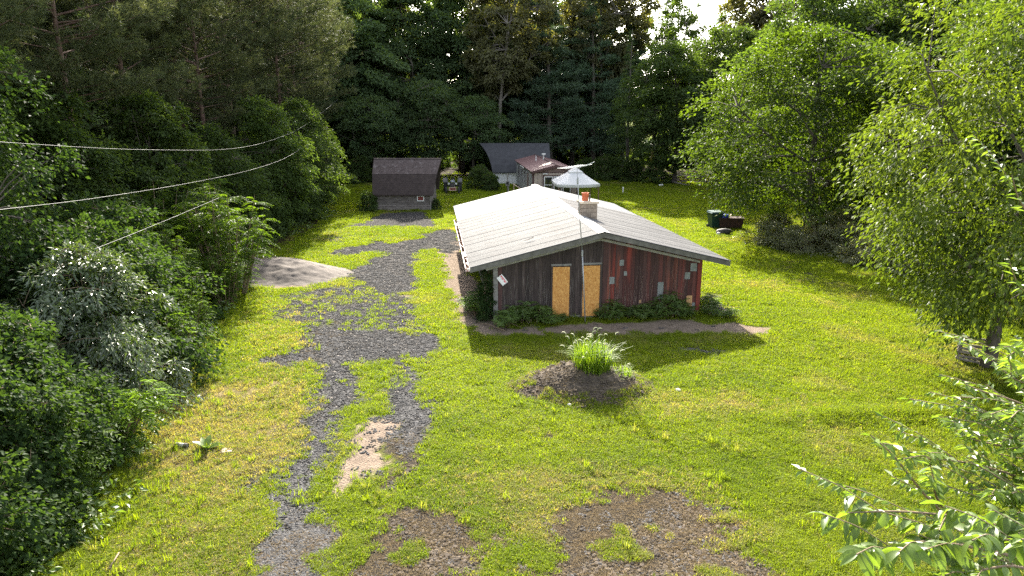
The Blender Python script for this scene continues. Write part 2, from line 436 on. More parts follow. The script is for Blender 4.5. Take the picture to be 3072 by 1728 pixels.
L['weed'] = leafmat('leaf_weed', (.045, .085, .015), (.105, .16, .03), .42, .5)
L['cherry'] = leafmat('leaf_cherry', (.072, .122, .024), (.155, .215, .05), .45, .36, .4)
L['far'] = leafmat('leaf_far', (.06, .08, .015), (.13, .15, .025), .5, .6, .2)
L['foxtail'] = leafmat('leaf_foxtail', (.09, .16, .012), (.2, .28, .028), .5, .5, .2)

# ------------------------------------------------------------------ foliage generators
def unit(v): return v / (np.linalg.norm(v, axis=-1, keepdims=True) + 1e-9)
def rnd_dir(r, n):
    return unit(r.normal(size=(n, 3)))
def leaf_geo(P, D, N, Ln, Wd, fold=.18):
    """folded two-triangle leaves"""
    D = unit(D); S = unit(np.cross(D, N)); Nn = np.cross(S, D)
    Ln = np.broadcast_to(np.asarray(Ln, float), (len(P),))[:, None]; Wd = np.broadcast_to(np.asarray(Wd, float), (len(P),))[:, None]
    mid = P + D * Ln * .45 + Nn * Wd * fold
    v = np.stack([P, mid + S * Wd * .5, P + D * Ln - Nn * Ln * .06, mid - S * Wd * .5], 1)
    i = np.arange(len(P))[:, None] * 4
    f = np.concatenate([i + np.array([[0, 1, 2]]), i + np.array([[0, 2, 3]])], 0)
    return v.reshape(-1, 3), f
def leaf_mesh(name, P, D, N, Ln, Wd, var, mat, fold=.18):
    v, f = leaf_geo(P, D, N, Ln, Wd, fold)
    return mesh_np(name, v, [f], mat, np.concatenate([var, var]))

def crown_profile(kind, t):
    if kind == 'round': return np.sqrt(np.clip(1 - (2 * t - 1) ** 2, 0, 1)) * .95 + .05
    if kind == 'oval': return np.clip(np.sin(math.pi * np.clip(t, 0, 1) ** .8), 0, 1) ** .6
    if kind == 'cone': return (1 - t) ** .85 * .95 + .05
    if kind == 'wide': return np.clip(1 - t ** 2.6, 0, 1) ** .5 * (.75 + .25 * np.clip(t / .3, 0, 1))
    if kind == 'bush': return np.clip(1 - t ** 2.2, 0, 1) ** .5
    return np.ones_like(t)
def broadleaf(seed, H, base, R, nclump, nleaf, llen, mats, shape='round', trunk_r=.18, lean=(0, 0), droop=.5, clump=.27, flat=.4, limb_k=7, wid=.55, hang=0.0, nvar=.45, tilt=.45):
    r = np.random.default_rng(seed)
    tb = MB()
    top = np.array([lean[0], lean[1], H * .93])
    ts = np.linspace(0, 1, 9)
    tp = ts[:, None] * top + np.stack([np.cumsum(r.normal(0, .012 * H, 9)), np.cumsum(r.normal(0, .012 * H, 9)), np.zeros(9)], -1) * (ts[:, None])
    if trunk_r > 0: tb.tube(tp, trunk_r * (1 - ts * .88) * (1 + .5 * np.exp(-ts * 18)), 8)
    # clump centres
    t = r.random(nclump * 3) ** .9
    pr = crown_profile(shape, t)
    az = r.random(len(t)) * 2 * math.pi; rr = np.sqrt(r.random(len(t)) * .75 + .25) * r.uniform(.8, 1.12, len(t))
    # uneven outline: lobes of the crown
    lob = 1 + .22 * np.sin(az * 3 + seed + t * 5) + .12 * np.sin(az * 5 + seed * 2 - t * 9)
    ctr = np.stack([np.cos(az) * rr * R * pr * lob, np.sin(az) * rr * R * pr * lob, base + (H - base) * t], -1)
    keep = pr > r.random(len(t)) * .9
    ctr = ctr[keep][:nclump]; t = t[keep][:nclump]
    ax = np.stack([np.interp(ctr[:, 2], tp[:, 2], tp[:, 0]), np.interp(ctr[:, 2], tp[:, 2], tp[:, 1])], -1)
    ctr[:, :2] += ax
    # limbs
    nodes = []
    for k in range(limb_k):
        a = k * 2.4 + r.uniform(-.3, .3); t0 = np.clip(.12 + .75 * k / limb_k + r.uniform(-.05, .05), .1, .88)
        z0 = max(base * .85, base + (H - base) * (t0 - .15)); z0 = min(z0, H * .85)
        p0 = np.array([np.interp(z0, tp[:, 2], tp[:, 0]), np.interp(z0, tp[:, 2], tp[:, 1]), z0])
        zt = base + (H - base) * min(t0 + .18, .97)
        ro = R * crown_profile(shape, np.array([min(t0 + .15, .97)]))[0] * .75
        p2 = p0 * [1, 1, 0] + np.array([math.cos(a) * ro, math.sin(a) * ro, zt]); pm_ = (p0 + p2) / 2 + np.array([0, 0, -.06 * H + r.uniform(-.02, .04) * H]) + r.normal(0, .03 * R, 3)
        q = np.linspace(0, 1, 6)[:, None]
        pts = p0 * (1 - q) ** 2 + 2 * pm_ * q * (1 - q) + p2 * q ** 2
        r0 = max(trunk_r * .55 * (1 - .7 * z0 / H), .012)
        tb.tube(pts, np.linspace(r0, r0 * .3, 6), 5, False)
        nodes.append(pts)
    nodes = np.vstack(nodes + [tp[3:]])
    for c in ctr[::max(1, len(ctr) // 160)]:
        lowr = nodes[nodes[:, 2] < c[2] + .05 * H]
        if not len(lowr): continue
        p0 = lowr[np.argmin(((lowr - c) ** 2).sum(1))]
        pm_ = (p0 + c) / 2 + np.array([0, 0, .04 * R])
        tb.tube([p0, pm_, c], [max(trunk_r * .16, .01), max(trunk_r * .1, .008), .006], 4, False)
    # leaves
    n = len(ctr); m = nleaf
    out = ctr.copy(); out[:, :2] -= ax; out[:, 2] = (out[:, 2] - base - (H - base) * .35) * .5; out = unit(out)
    s = R * clump * r.uniform(.6, 1.25, n)
    cl = np.repeat(np.arange(n), m)
    d3 = rnd_dir(r, n * m) * (r.random(n * m) ** .45)[:, None]
    # each clump a tilted plate of twigs
    nrm = unit(np.array([0, 0, 1.0]) + out * tilt + r.normal(0, .18, (n, 3)))
    dn = (d3 * nrm[cl]).sum(1)[:, None]
    d3 = d3 - dn * nrm[cl] * (1 - flat)
    P = ctr[cl] + d3 * s[cl][:, None]
    rad2 = (d3 ** 2).sum(1)
    P[:, 2] -= droop * s[cl] * rad2 * .5 + hang * s[cl] * r.random(len(P)) ** 2
    D = unit(d3 * .8 + out[cl] * .6 + r.normal(0, .5, (len(P), 3)) + np.array([0, 0, -droop * .9]))
    N = unit(nrm[cl] + r.normal(0, nvar, (len(P), 3)))
    var = np.clip(np.repeat(r.random(n), m) * .5 + r.random(len(P)) * .5, 0, 1)
    Ln = llen * r.uniform(.65, 1.3, len(P))
    me = leaf_mesh('crown', P, D, N, Ln, Ln * wid, var, mats)
    return tb, me

def pine(seed, H, base, R, nb, ntuft, nneed, nlen, nwid, mat, trunk_r=.2, up=.25, dead=10, shape='cone', fan=1.0, droop=0.0):
    """whorled conifer with needle tufts along the branches"""
    r = np.random.default_rng(seed); tb = MB()
    ts = np.linspace(0, 1, 8)
    tp = np.stack([np.cumsum(r.normal(0, .004 * H, 8)), np.cumsum(r.normal(0, .004 * H, 8)), ts * H], -1)
    tb.tube(tp, trunk_r * (1 - ts * .9) * (1 + .35 * np.exp(-ts * 20)), 8)
    Ps, Ds, vs = [], [], []
    for b in range(nb):
        t = ((b + r.random()) / nb) ** 1.0; z = base + (H - base) * t * .985
        ln = R * crown_profile(shape, np.array([t]))[0] * r.uniform(.65, 1.15)
        a = r.random() * 2 * math.pi
        e = up * (.4 + .9 * t) + r.uniform(-.12, .12)
        p0 = np.array([np.interp(z, tp[:, 2], tp[:, 0]), np.interp(z, tp[:, 2], tp[:, 1]), z])
        hd = np.array([math.cos(a), math.sin(a), 0])
        q = np.linspace(0, 1, 5)
        pts = p0 + hd * (ln * q)[:, None] + np.array([0, 0, 1.0]) * (ln * (e * q - droop * q ** 2 + .12 * q ** 3))[:, None]
        rb = max(.012, .03 * ln / 3)
        tb.tube(pts, np.linspace(rb, .008, 5), 4, False)
        k = max(3, int(ntuft * (ln / R) ** 1.3))
        u = np.sqrt(r.uniform(.1, 1.0, k))
        c = np.stack([np.interp(u, q, pts[:, i]) for i in range(3)], -1)
        side = np.array([-hd[1], hd[0], 0])
        off = r.normal(0, 1, k) * ln * .2 * fan * (1.15 - .6 * u)
        c = c + side * off[:, None] + np.array([0, 0, 1.0]) * (r.normal(.02, .045, k) * ln)[:, None]
        d = unit(hd + side * (off / ln * 2.2)[:, None] + np.array([0, 0, .45]) + r.normal(0, .25, (k, 3)))
        Ps.append(c); Ds.append(d); vs.append(np.clip(r.random() * .4 + r.random(k) * .6, 0, 1))
    for b in range(dead):
        z = base * r.uniform(.4, 1.05); a = r.random() * 6.283; ln = R * r.uniform(.25, .7)
        hd = np.array([math.cos(a), math.sin(a), r.uniform(-.3, .15)])
        p0 = np.array([tp[2, 0], tp[2, 1], z])
        tb.tube([p0, p0 + hd * ln * .55, p0 + hd * ln + [0, 0, -.1]], [.025, .015, .006], 4, False)
    P = np.vstack(Ps); D = np.vstack(Ds); v = np.concatenate(vs)
    n = len(P); P = np.repeat(P, nneed, 0); D0 = np.repeat(D, nneed, 0); v = np.repeat(v, nneed)
    dd = unit(D0 + r.normal(0, .62, (len(P), 3)))
    P = P + D0 * (r.uniform(-.5, .35, len(P)) * nlen)[:, None]
    N = rnd_dir(r, len(P)); S = unit(np.cross(dd, N)); ln = (nlen * r.uniform(.7, 1.25, len(P)))[:, None]
    V = np.stack([P - S * nwid * .5, P + S * nwid * .5, P + dd * ln], 1).reshape(-1, 3)
    F = np.arange(len(P) * 3).reshape(-1, 3)
    return tb, mesh_np('crown', V, [F], mat, v)

def fronds(r, P, A, Ln, npair, lw, ll, droop):
    """pinnate leaves: base points P, horizontal azimuth A, length Ln"""
    k = len(P); q = np.linspace(.18, 1, npair)
    hd = np.stack([np.cos(A), np.sin(A), np.zeros(k)], -1); sd = np.stack([-np.sin(A), np.cos(A), np.zeros(k)], -1)
    e = r.uniform(.15, .75, k)
    x = (Ln[:, None] * q)[..., None] * hd[:, None]
    z = Ln[:, None] * (e[:, None] * q - droop * q ** 2)
    C_ = P[:, None] + x; C_[..., 2] += z
    rot = r.uniform(-.35, .35, k)
    PP, DD, NN, LL = [], [], [], []
    for s in (-1, 1):
        d = sd[:, None] * s * .85 + hd[:, None] * .5 + np.array([0, 0, -.25]) + r.normal(0, .12, (k, npair, 3))
        d[..., 2] += (rot * s)[:, None]
        PP.append(C_.reshape(-1, 3)); DD.append(d.reshape(-1, 3))
        nn = np.array([0, 0, 1.0]) + hd[:, None] * .35 + r.normal(0, .22, (k, npair, 3)); NN.append(nn.reshape(-1, 3))
        LL.append((ll * (Ln / Ln.mean())[:, None] * (np.sin(np.pi * np.clip(q * .8 + .12, 0, 1))[None] * .55 + .5)).reshape(-1))
    v = np.repeat(r.random(k), npair)
    return np.vstack(PP), np.vstack(DD), np.vstack(NN), np.concatenate(LL), np.concatenate([v, v]), np.concatenate([P[:, None], C_[:, [npair // 2, -1]]], 1)
def sapling(seed, H, R, nstem, nfrond, flen, npair, ll, mat, droop=.55, wid=.36, low=.25, trunk_r=.05):
    """many-stemmed shrub or young tree with pinnate fronds"""
    r = np.random.default_rng(seed); tb = MB(); Ps, As = [], []
    for s in range(nstem):
        a = r.random() * 6.283; q = math.sqrt(r.random()); h = H * (1 - .45 * q ** 2) * r.uniform(.72, 1.05)
        b0 = np.array([math.cos(a) * q * R * .35, math.sin(a) * q * R * .35, 0]); t1 = np.array([math.cos(a) * q * R, math.sin(a) * q * R, h])
        pts = np.array([b0, b0 * .5 + t1 * .5 + [0, 0, h * .08], t1])
        tb.tube(pts, [trunk_r, trunk_r * .6, .008], 5, False)
        u = r.uniform(low, 1, nfrond) ** .6
        p = (b0 * ((1 - u) ** 2)[:, None] + 2 * pts[1] * (u * (1 - u))[:, None] + t1 * (u ** 2)[:, None])
        Ps.append(p); As.append(a * .5 + np.arange(nfrond) * 2.4 + r.uniform(-.4, .4, nfrond))
    P = np.vstack(Ps); A = np.concatenate(As)
    Ln = flen * r.uniform(.6, 1.2, len(P))
    PP, DD, NN, LL, v, rach = fronds(r, P, A, Ln, npair, ll, ll, droop)
    v = np.clip(v * .6 + r.random(len(v)) * .4, 0, 1)
    lv, lf = leaf_geo(PP, DD, NN, LL, LL * wid)
    # rachis strips
    a0 = rach[:, 0]; b0 = rach[:, 1]; c0 = rach[:, 2]; off = np.array([0, 0, -.009])
    rv = np.stack([a0, a0 + off, b0, b0 + off, c0], 1).reshape(-1, 3); i = np.arange(len(a0))[:, None] * 5 + len(lv)
    rf = np.concatenate([i + np.array([[0, 1, 2]]), i + np.array([[1, 3, 2]]), i + np.array([[2, 3, 4]])], 0)
    return tb, mesh_np('foliage', np.vstack([lv, rv]), [np.vstack([lf, rf])], mat, np.concatenate([v, v, np.full(len(rf), .6)]))

def plant(name, gen, bark, label, cat, loc, rotz=0.0, scale=1.0, group=None, leafname='crown', stem='trunk'):
    tb, me = gen
    t = thing(name, label, cat, loc, rotz, group, scale)
    tb.build(stem, bark, t, True)
    tag(obj(leafname, me, t), kind='stuff')
    return t

# ------------------------------------------------------------------ the red house
HO = np.array([(-0.716 + 7.627) / 2, (26.273 + 27.249) / 2, 0.0])
hu = np.array([math.cos(YAW), math.sin(YAW), 0]); hv = np.array([-math.sin(YAW), math.cos(YAW), 0])
def hw(u, v, z): return HO + hu * u + hv * v + np.array([0, 0, z])
def facade(x, y, off=0.0):
    r = ray(x * K, y * K); o = np.array([0, 0, CAM_H]); t = ((HO - hv * off - o) @ hv) / (r @ hv)
    q = o + r * t - HO; return q @ hu, q[2]
M['concrete'] = pm('concrete', (.16, .15, .135), (.3, .28, .25), 5, .95, .5)
M['board_grey'] = pm('board_grey', (.022, .015, .013), (.064, .046, .04), 9, .9, .6, (3, 3, .22), rand=.35, c3=(.15, .125, .11), c3scale=5, c3lo=.6, c3hi=.75)
M['board_red'] = pm('board_red', (.05, .024, .021), (.115, .034, .027), 9, .85, .6, (3, 3, .22), rand=.3, c3=(.24, .045, .03), c3scale=.9, c3lo=.55, c3hi=.68)
M['board_red_old'] = pm('board_red_old', (.04, .024, .022), (.088, .04, .033), 9, .9, .6, (3, 3, .22), rand=.35, c3=(.16, .05, .033), c3scale=1.4, c3lo=.55, c3hi=.68)
M['trim_red'] = pm('trim_red', (.2, .035, .024), (.12, .03, .022), 7, .8, .4, (2, 2, .4))
M['trim_grey'] = pm('trim_grey', (.13, .12, .11), (.25, .235, .21), 6, .9, .4, (1, 1, 1))
M['rake_dark'] = pm('rake_dark', (.075, .07, .06), (.16, .15, .13), 4, .9, .4)
M['rake_light'] = pm('rake_light', (.22, .21, .18), (.36, .34, .3), 4, .9, .4)
M['osb'] = pm('osb', (.4, .16, .03), (.68, .37, .11), 15, .75, .2, (1, 1, .7), c3=(.4, .15, .03), c3scale=34, c3lo=.56, c3hi=.66)
M['soffit'] = pm('soffit', (.06, .05, .042), (.12, .105, .09), 5, .95)
M['patch'] = pm('patch', (.15, .165, .16), (.24, .25, .245), 5, .6, .1, metallic=.35)
M['patch_wood'] = pm('patch_wood', (.36, .2, .09), (.5, .3, .14), 10, .85, .2, (2, 2, .3))
M['galv'] = pm('galv_roof', (.098, .096, .095), (.135, .133, .132), 2.2, .7, .05, (.35, 1, 1), metallic=0, spec=.08, rand=.1, c3=(.075, .064, .06), c3scale=2.6, c3lo=.55, c3hi=.75)
M['white_steel'] = pm('white_steel_roof', (.16, .165, .175), (.19, .193, .2), 2, .65, .04, spec=.1, rand=.03)
M['ridge'] = pm('ridge_metal', (.25, .25, .25), (.29, .29, .29), 3, .6, .05, spec=.15)
M['gutter'] = pm('gutter', (.72, .6, .56), (.8, .74, .7), 4, .7, .2, c3=(.4, .2, .16), c3scale=6, c3lo=.55, c3hi=.65)
M['debris'] = pm('leaf_debris', (.06, .035, .025), (.2, .12, .08), 30, .95, .6)

house = thing('house', 'weathered red board house with low white metal roof and two boarded openings', 'house', HO, YAW)
UW, UE, OVF, VR, VJ = 4.2, 5.15, .6, 17.3, 11.6
ZE, ZA = 2.27, 3.52
def zroof(u): return ZA - (ZA - ZE) * abs(u) / UE
f = MB()
f.box(-UW, UW, .03, .25, 0, .2); f.box(-UW, -UW + .2, .25, VR - .6, 0, .2); f.box(UW - .2, UW, .25, VR - .6, 0, .2); f.box(-UW + .2, UW - .2, VR - .85, VR - .6, 0, .2)
f.build('foundation', M['concrete'], house)
def wallv(u0, u1, v0, v1, zb=.2):
    m = MB(); m.hexa([(u0, v0, zb), (u1, v0, zb), (u1, v1, zb), (u0, v1, zb), (u0, v0, zroof(u0) - .14), (u1, v0, zroof(u1) - .14), (u1, v1, zroof(u1) - .14), (u0, v1, zroof(u0) - .14)])
    return m
wallv(-UW, -UW + .14, .16, VR - .6).build('wall', M['board_grey'], house)
wallv(UW - .14, UW, .16, VR - .6).build('wall', M['board_red'], house)
def gable(v0, v1):
    m = wallv(-UW + .15, 0, v0, v1); e = UW - .15; zr = zroof(e) - .14; za = ZA - .14
    return m.hexa([(0, v0, .2), (e, v0, .2), (e, v1, .2), (0, v1, .2), (0, v0, za), (e, v0, zr), (e, v1, zr), (0, v1, za)])
m = gable(VR - .75, VR - .6)
m.build('wall', M['board_grey'], house)
m = gable(.035, .15)
m.build('wall', M['soffit'], house)
# front boards, one by one
r = random.Random(5); u = -UW + .17
while u < UW - .16:
    w = r.uniform(.13, .19)
    u1 = min(u + w, UW - .155)
    if u < .14 < u1: u1 = .14
    zb = r.uniform(.1, .16) if u < .1 else r.uniform(.13, .2)
    a, b = u + .004, u1 - .004; y0 = r.uniform(-.008, .006); y1 = .03
    b_ = MB(); b_.hexa([(a, y0, zb), (b, y0 + r.uniform(-.006, .006), zb), (b, y1, zb), (a, y1, zb), (a, y0, zroof(a) - .15), (b, y0, zroof(b) - .15), (b, y1, zroof(b) - .15), (a, y1, zroof(a) - .15)])
    mt = M['board_grey'] if u1 <= .145 and u > -3.95 else (M['board_red'] if r.random() < .55 else M['board_red_old'])
    b_.build('board', mt, house)
    u = u1
MB().box(UW - .15, UW + .02, -.03, .03, .14, zroof(UW) - .15).build('corner_board', M['trim_red'], house)
MB().box(-UW - .02, -UW + .16, -.03, .03, .2, zroof(UW) - .15).build('corner_board', M['trim_grey'], house)
MB().box(.15, UW - .16, -.018, .03, .06, .125).build('sill_board', M['trim_red'], house)
# boarded openings
for (u0, u1, z0, z1) in ((-1.87, -1.2, .07, 2.1), (-.66, .02, .06, 2.12)):
    p_ = MB().box(u0, u1, -.045, -.02, z0, z1).build('osb_panel', M['osb'], house)
    for k, (a, b, c, d) in enumerate(((u0 - .07, u0 - .005, z0 - .02, z1 + .04), (u1 + .005, u1 + .07, z0 - .02, z1 + .04), (u0 - .07, u1 + .07, z1 + .044, z1 + .12))):
        MB().box(a, b, -.05, -.012, c, d).build('door_trim', M['board_grey'] if k != 2 else M['trim_grey'], house)
    MB().box(u0 - .1, u1 + .1, -.08, -.012, z0 - .07, z0 - .024).build('sill', M['trim_grey'], house)
# tin and timber patches
zz = lambda X, Y: facade((1780 + X * .22085) / K, (700 + Y * .22085) / K)
for x0, y0, x1, y1, mt in ((357,360,412,437,'patch'),(415,515,455,572,'patch'),(217,592,283,685,'patch'),(878,662,942,890,'patch'),(1243,530,1308,620,'patch'),(1323,405,1400,512,'patch'),(187,968,235,1028,'patch'),(1338,940,1372,1030,'patch'),(1268,845,1332,1033,'patch_wood'),(620,905,650,945,'patch_wood')):
    a, zt = zz(x0, y0); b, zb = zz(x1, y1)
    m = MB(); sk = random.uniform(-.012, .012)
    m.hexa([(a, -.024, zb), (b, -.024, zb), (b, -.012, zb), (a, -.012, zb), (a + sk, -.024, zt), (b + sk, -.024, zt), (b + sk, -.012, zt), (a + sk, -.012, zt)])
    m.build('patch', M[mt], house)
# roof sheets, corrugated, one by one
def sheet_mesh(width, side, lift=0.0, pitch=.0813, amp=.011):
    nseg = int(round(width / pitch)) * 4; y = np.linspace(0, width, nseg + 1)
    zc = amp * np.sin(y / pitch * 2 * math.pi); zc[1:4] += .007
    us = np.array([0.03, UE / 2, UE]) * side
    v = np.stack([np.repeat(us, len(y)), np.tile(y, 3), np.concatenate([zroof(a) + zc + lift for a in us])], -1)
    n = len(y); i = np.arange(2)[:, None] * n; j = np.arange(n - 1)[None]
    fc = np.stack([i + j, i + j + 1, i + n + j + 1, i + n + j], -1).reshape(-1, 4)
    if side > 0: fc = fc[:, ::-1]
    low = v.copy(); low[:, 2] -= .012
    return mesh_np('roof_sheet', np.vstack([v, low]), [np.vstack([fc, fc[:, ::-1] + len(v)])], None, None, True)
SW = 11 * .0813
for side in (-1, 1):
    me_f = sheet_mesh(SW, side); me_f.materials.append(M['galv'])
    me_r = sheet_mesh(SW, side, -.03); me_r.materials.append(M['white_steel'])
    nf = int((VJ + OVF) / SW + .5); stp = (VJ + OVF) / nf
    for k in range(nf):
        o = obj('roof_sheet', me_f, house, (0, -OVF + k * stp, .02 + .004 * (k % 2))); o.scale = (1, stp / SW * 1.012, 1); o.rotation_euler = (0, random.uniform(-.0008, .0008), 0)
    nr = int((VR - VJ) / SW + .5); stp = (VR - VJ) / nr
    for k in range(nr):
        o = obj('roof_sheet', me_r, house, (0, VJ + k * stp, .02 + .004 * (k % 2))); o.scale = (1, stp / SW * 1.012, 1)
# ridge cap
for ci, (v0, v1) in enumerate([(-OVF - .03, 3.0), (2.9, 6.0), (5.9, 9.0), (8.9, 11.7), (11.6, 14.5), (14.4, VR + .03)]):
    m = MB(); h = .05 + .006 * (ci % 2)
    for s in (-1, 1):
        a, b = sorted((0.0, s * .24))
        m.hexa([(a, v0, zroof(a) + h - .012), (b, v0, zroof(b) + h - .012), (b, v1, zroof(b) + h - .012), (a, v1, zroof(a) + h - .012), (a, v0, zroof(a) + h), (b, v0, zroof(b) + h), (b, v1, zroof(b) + h), (a, v1, zroof(a) + h)])
    m.build('ridge_cap', M['ridge'], house)
# rake boards, soffit, eave boards
def slope_bar(s, v0, v1, zo, h, u0=0.0, u1=UE):
    m = MB(); a, b = sorted((s * u0, s * u1))
    return m.hexa([(a, v0, zroof(a) + zo - h), (b, v0, zroof(b) + zo - h), (b, v1, zroof(b) + zo - h), (a, v1, zroof(a) + zo - h), (a, v0, zroof(a) + zo), (b, v0, zroof(b) + zo), (b, v1, zroof(b) + zo), (a, v1, zroof(a) + zo)])
for s in (-1, 1):
    slope_bar(s, -OVF + .03, -OVF + .07, -.005, .19).build('rake_board', M['rake_dark'], house)
    slope_bar(s, -.06, -.012, -.3, .1, 0, UW + (.3 if s < 0 else -.1)).build('frieze_board', M['rake_light'], house)
    slope_bar(s, -OVF + .075, -.055, -.1, .02, 0, UE - .05).build('soffit', M['soffit'], house)
    slope_bar(s, .04, VR - .1, -.03, .08, 0, UE - .03).build('roof_deck', M['soffit'], house)
    slope_bar(s, VR - .06, VR - .02, -.005, .17).build('rake_board', M['rake_dark'], house)
    a, b = sorted((s * (UE - .05), s * (UE - .01)))
    MB().box(a, b, -OVF + .08, VR - .07, ZE - .17, ZE - .005).build('eave_board', M['rake_light'], house)
# gutter with leaf litter along the left eave
gm = MB(); g0, g1 = -UE - .17, -UE + .0
gm.box(g0, g0 + .02, -OVF, VJ, ZE - .13, ZE + .0); gm.box(g0 + .02, g1 - .015, -OVF, VJ, ZE - .13, ZE - .11); gm.box(g1 - .015, g1, -OVF, VJ, ZE - .11, ZE - .03)
gm.box(g0 + .02, g1 - .015, -OVF, -OVF + .02, ZE - .11, ZE - .01)
gt = gm.build('gutter', M['gutter'], house)
n = 900; rr_ = np.random.default_rng(3)
P = np.stack([rr_.uniform(g0 + .03, g1 - .03, n), rr_.uniform(-OVF + .1, VJ - .2, n), rr_.uniform(ZE - .1, ZE - .03, n)], -1)
P = P[vnoise(P[:, 1] * 1.4, P[:, 1] * 0, 2) > .3]
tag(obj('leaf_debris', leaf_mesh('leaf_debris', P, rnd_dir(rr_, len(P)), rnd_dir(rr_, len(P)), .09, .06, rr_.random(len(P)), M['debris']), gt), kind='stuff')
# chimney of concrete blocks
q = G(1762 / K, 657 / K, 3.35) - HO; cu, cv = q @ hu, q @ hv
M['block'] = pm('chimney_block', (.19, .145, .11), (.34, .27, .21), 7, .95, .6, rand=.18)
M['cap'] = pm('chimney_cap', (.5, .4, .3), (.62, .51, .39), 6, .9, .3)
M['flue'] = pm('flue_tile', (.42, .1, .045), (.52, .15, .07), 8, .8, .2)
chim = MB().box(cu - .33, cu + .33, cv - .3, cv + .3, zroof(cu + .4) - .1, 4.02).build('chimney', M['soffit'], house)
for c in range(5):
    z0 = 3.08 + c * .2
    for fx, (p0, p1) in (('f', (-.36, .36)), ('b', (-.36, .36)), ('l', (-.33, .33)), ('r', (-.33, .33))):
        cut = [p0, p0 + (.24 if c % 2 else .42), p1]
        for a, b in zip(cut[:-1], cut[1:]):
            a += .006; b -= .006; j = random.uniform(-.006, .008); mb = MB()
            if fx == 'f': mb.box(cu + a, cu + b, cv - .345 - j, cv - .302, z0, z0 + .188)
            elif fx == 'b': mb.box(cu + a, cu + b, cv + .302, cv + .345 + j, z0, z0 + .188)
            elif fx == 'l': mb.box(cu - .365 - j, cu - .332, cv + a * .9, cv + b * .9, z0, z0 + .188)
            else: mb.box(cu + .332, cu + .365 + j, cv + a * .9, cv + b * .9, z0, z0 + .188)
            mb.build('block', M['block'], chim)
MB().box(cu - .42, cu + .42, cv - .4, cv + .4, 4.075, 4.17).build('chimney_cap', M['cap'], chim)
fl = MB(); fl.lathe([(.145, 4.175), (.15, 4.46), (.165, 4.47), (.165, 4.52), (.13, 4.52), (.12, 4.2)], 16, (cu - .12, cv + .02, 0))
fl.build('flue_pot', M['flue'], chim, True)
MB().tube([(cu + .06, cv - .1, 4.17), (cu + .06, cv - .1, 4.45)], .035, 8).build('vent_pipe', M['soffit'], chim)

# POSTED sign nailed at the corner
M['sign_white'] = pm('sign_white', (.72, .7, .68), (.8, .78, .76), 9, .6)
M['sign_red'] = pm('sign_red', (.6, .04, .07), None, 4, .6)
su, sz = facade((1350 + 808 * .1941) / K, (740 + 515 * .1941) / K, .05)
sign = thing('posted_sign', 'small tilted white sign reading POSTED in red at the house corner', 'sign', hw(su, -.05, sz), 0)
sign.rotation_euler = (math.pi / 2, math.radians(0), YAW)
ang = math.radians(-53); ca, sa = math.cos(ang), math.sin(ang)
def rot2(x, y): return (x * ca - y * sa, x * sa + y * ca)
m = MB(); cs = [rot2(*p) for p in ((-.2, -.132), (.2, -.132), (.2, .132), (-.2, .132))]
m.hexa([(x, y, 0) for x, y in cs] + [(x, y, .006) for x, y in cs]); m.build('sign_plate', M['sign_white'], sign)
def text_mesh(name, body, size, mat, parent, loc, rot, ext=.002):
    cu_ = bpy.data.curves.new(name, 'FONT'); cu_.body = body; cu_.size = size; cu_.extrude = ext; cu_.align_x = 'CENTER'; cu_.align_y = 'CENTER'; cu_.offset = .004
    tmp = bpy.data.objects.new('tmp_text', cu_); C.objects.link(tmp)
    dg = bpy.context.evaluated_depsgraph_get(); me = bpy.data.meshes.new_from_object(tmp.evaluated_get(dg))
    bpy.data.objects.remove(tmp); me.name = name; me.materials.clear(); me.materials.append(mat)
    o = obj(name, me, parent, loc); o.rotation_euler = rot; return o
tx = rot2(0, .045)
text_mesh('lettering', 'POSTED', .1, M['sign_red'], sign, (tx[0], tx[1], .0085), (0, 0, ang))

# television mast
M['galv_pipe'] = pm('galv_pipe', (.3, .3, .3), (.42, .42, .42), 12, .5, .05, metallic=.5)
M['alu'] = pm('antenna_white', (.7, .7, .68), (.8, .8, .78), 12, .45, 0, metallic=.3)
b0 = hw(facade(1756 / K, 962 / K, .75)[0], -.75, 0)
tp_ = W(1731 / K, 508 / K, 25.6)
ant = thing('antenna', 'tall leaning television antenna mast in front of the boarded openings', 'antenna', b0, 0)
T = tp_ - b0
mid = T * .47 + np.array([.03, -.02, 0])
MB().tube([(0, 0, -.05), mid * .5, mid], .024, 8).build('mast', M['galv_pipe'], ant, True)
MB().tube([mid, T * .75, T + [0, 0, .1]], .017, 8).build('mast', M['galv_pipe'], ant, True)
MB().lathe([(.03, -.12), (.036, -.1), (.036, .1), (.03, .12)], 8, mid).build('clamp', M['galv_pipe'], ant)
MB().lathe([(.028, -.12), (.033, -.1), (.033, .1), (.028, .12)], 8, T * .93).build('rotor', M['galv_pipe'], ant)
bd = unit(np.array([.45, -.85, .15])); pd = unit(np.cross(bd, [0, 0, 1.0])); o_ = T + np.array([0, 0, .08])
MB().bar(o_ - bd * .75, o_ + bd * .6, .022, .022).build('boom', M['alu'], ant)
for i_, k in enumerate(np.linspace(-.72, .58, 9)):
    ln_ = .42 - .02 * i_; c_ = o_ + bd * k + np.array([0, 0, .016])
    MB().tube([c_ - pd * ln_ + [0, 0, .02], c_, c_ + pd * ln_ + [0, 0, .02]], .0085, 5).build('element', M['alu'], ant)
lp = [o_ + bd * .6, o_ + bd * .85 + pd * .17, o_ + bd * .85 - pd * .17 + [0, 0, .1], o_ + bd * .6]
MB().tube(lp, .0085, 5, False).build('loop', M['alu'], ant)
MB().bar(o_ - bd * .4 + [0, 0, -.1], o_ + bd * .25 + [0, 0, -.03], .014, .014).build('brace', M['alu'], ant)

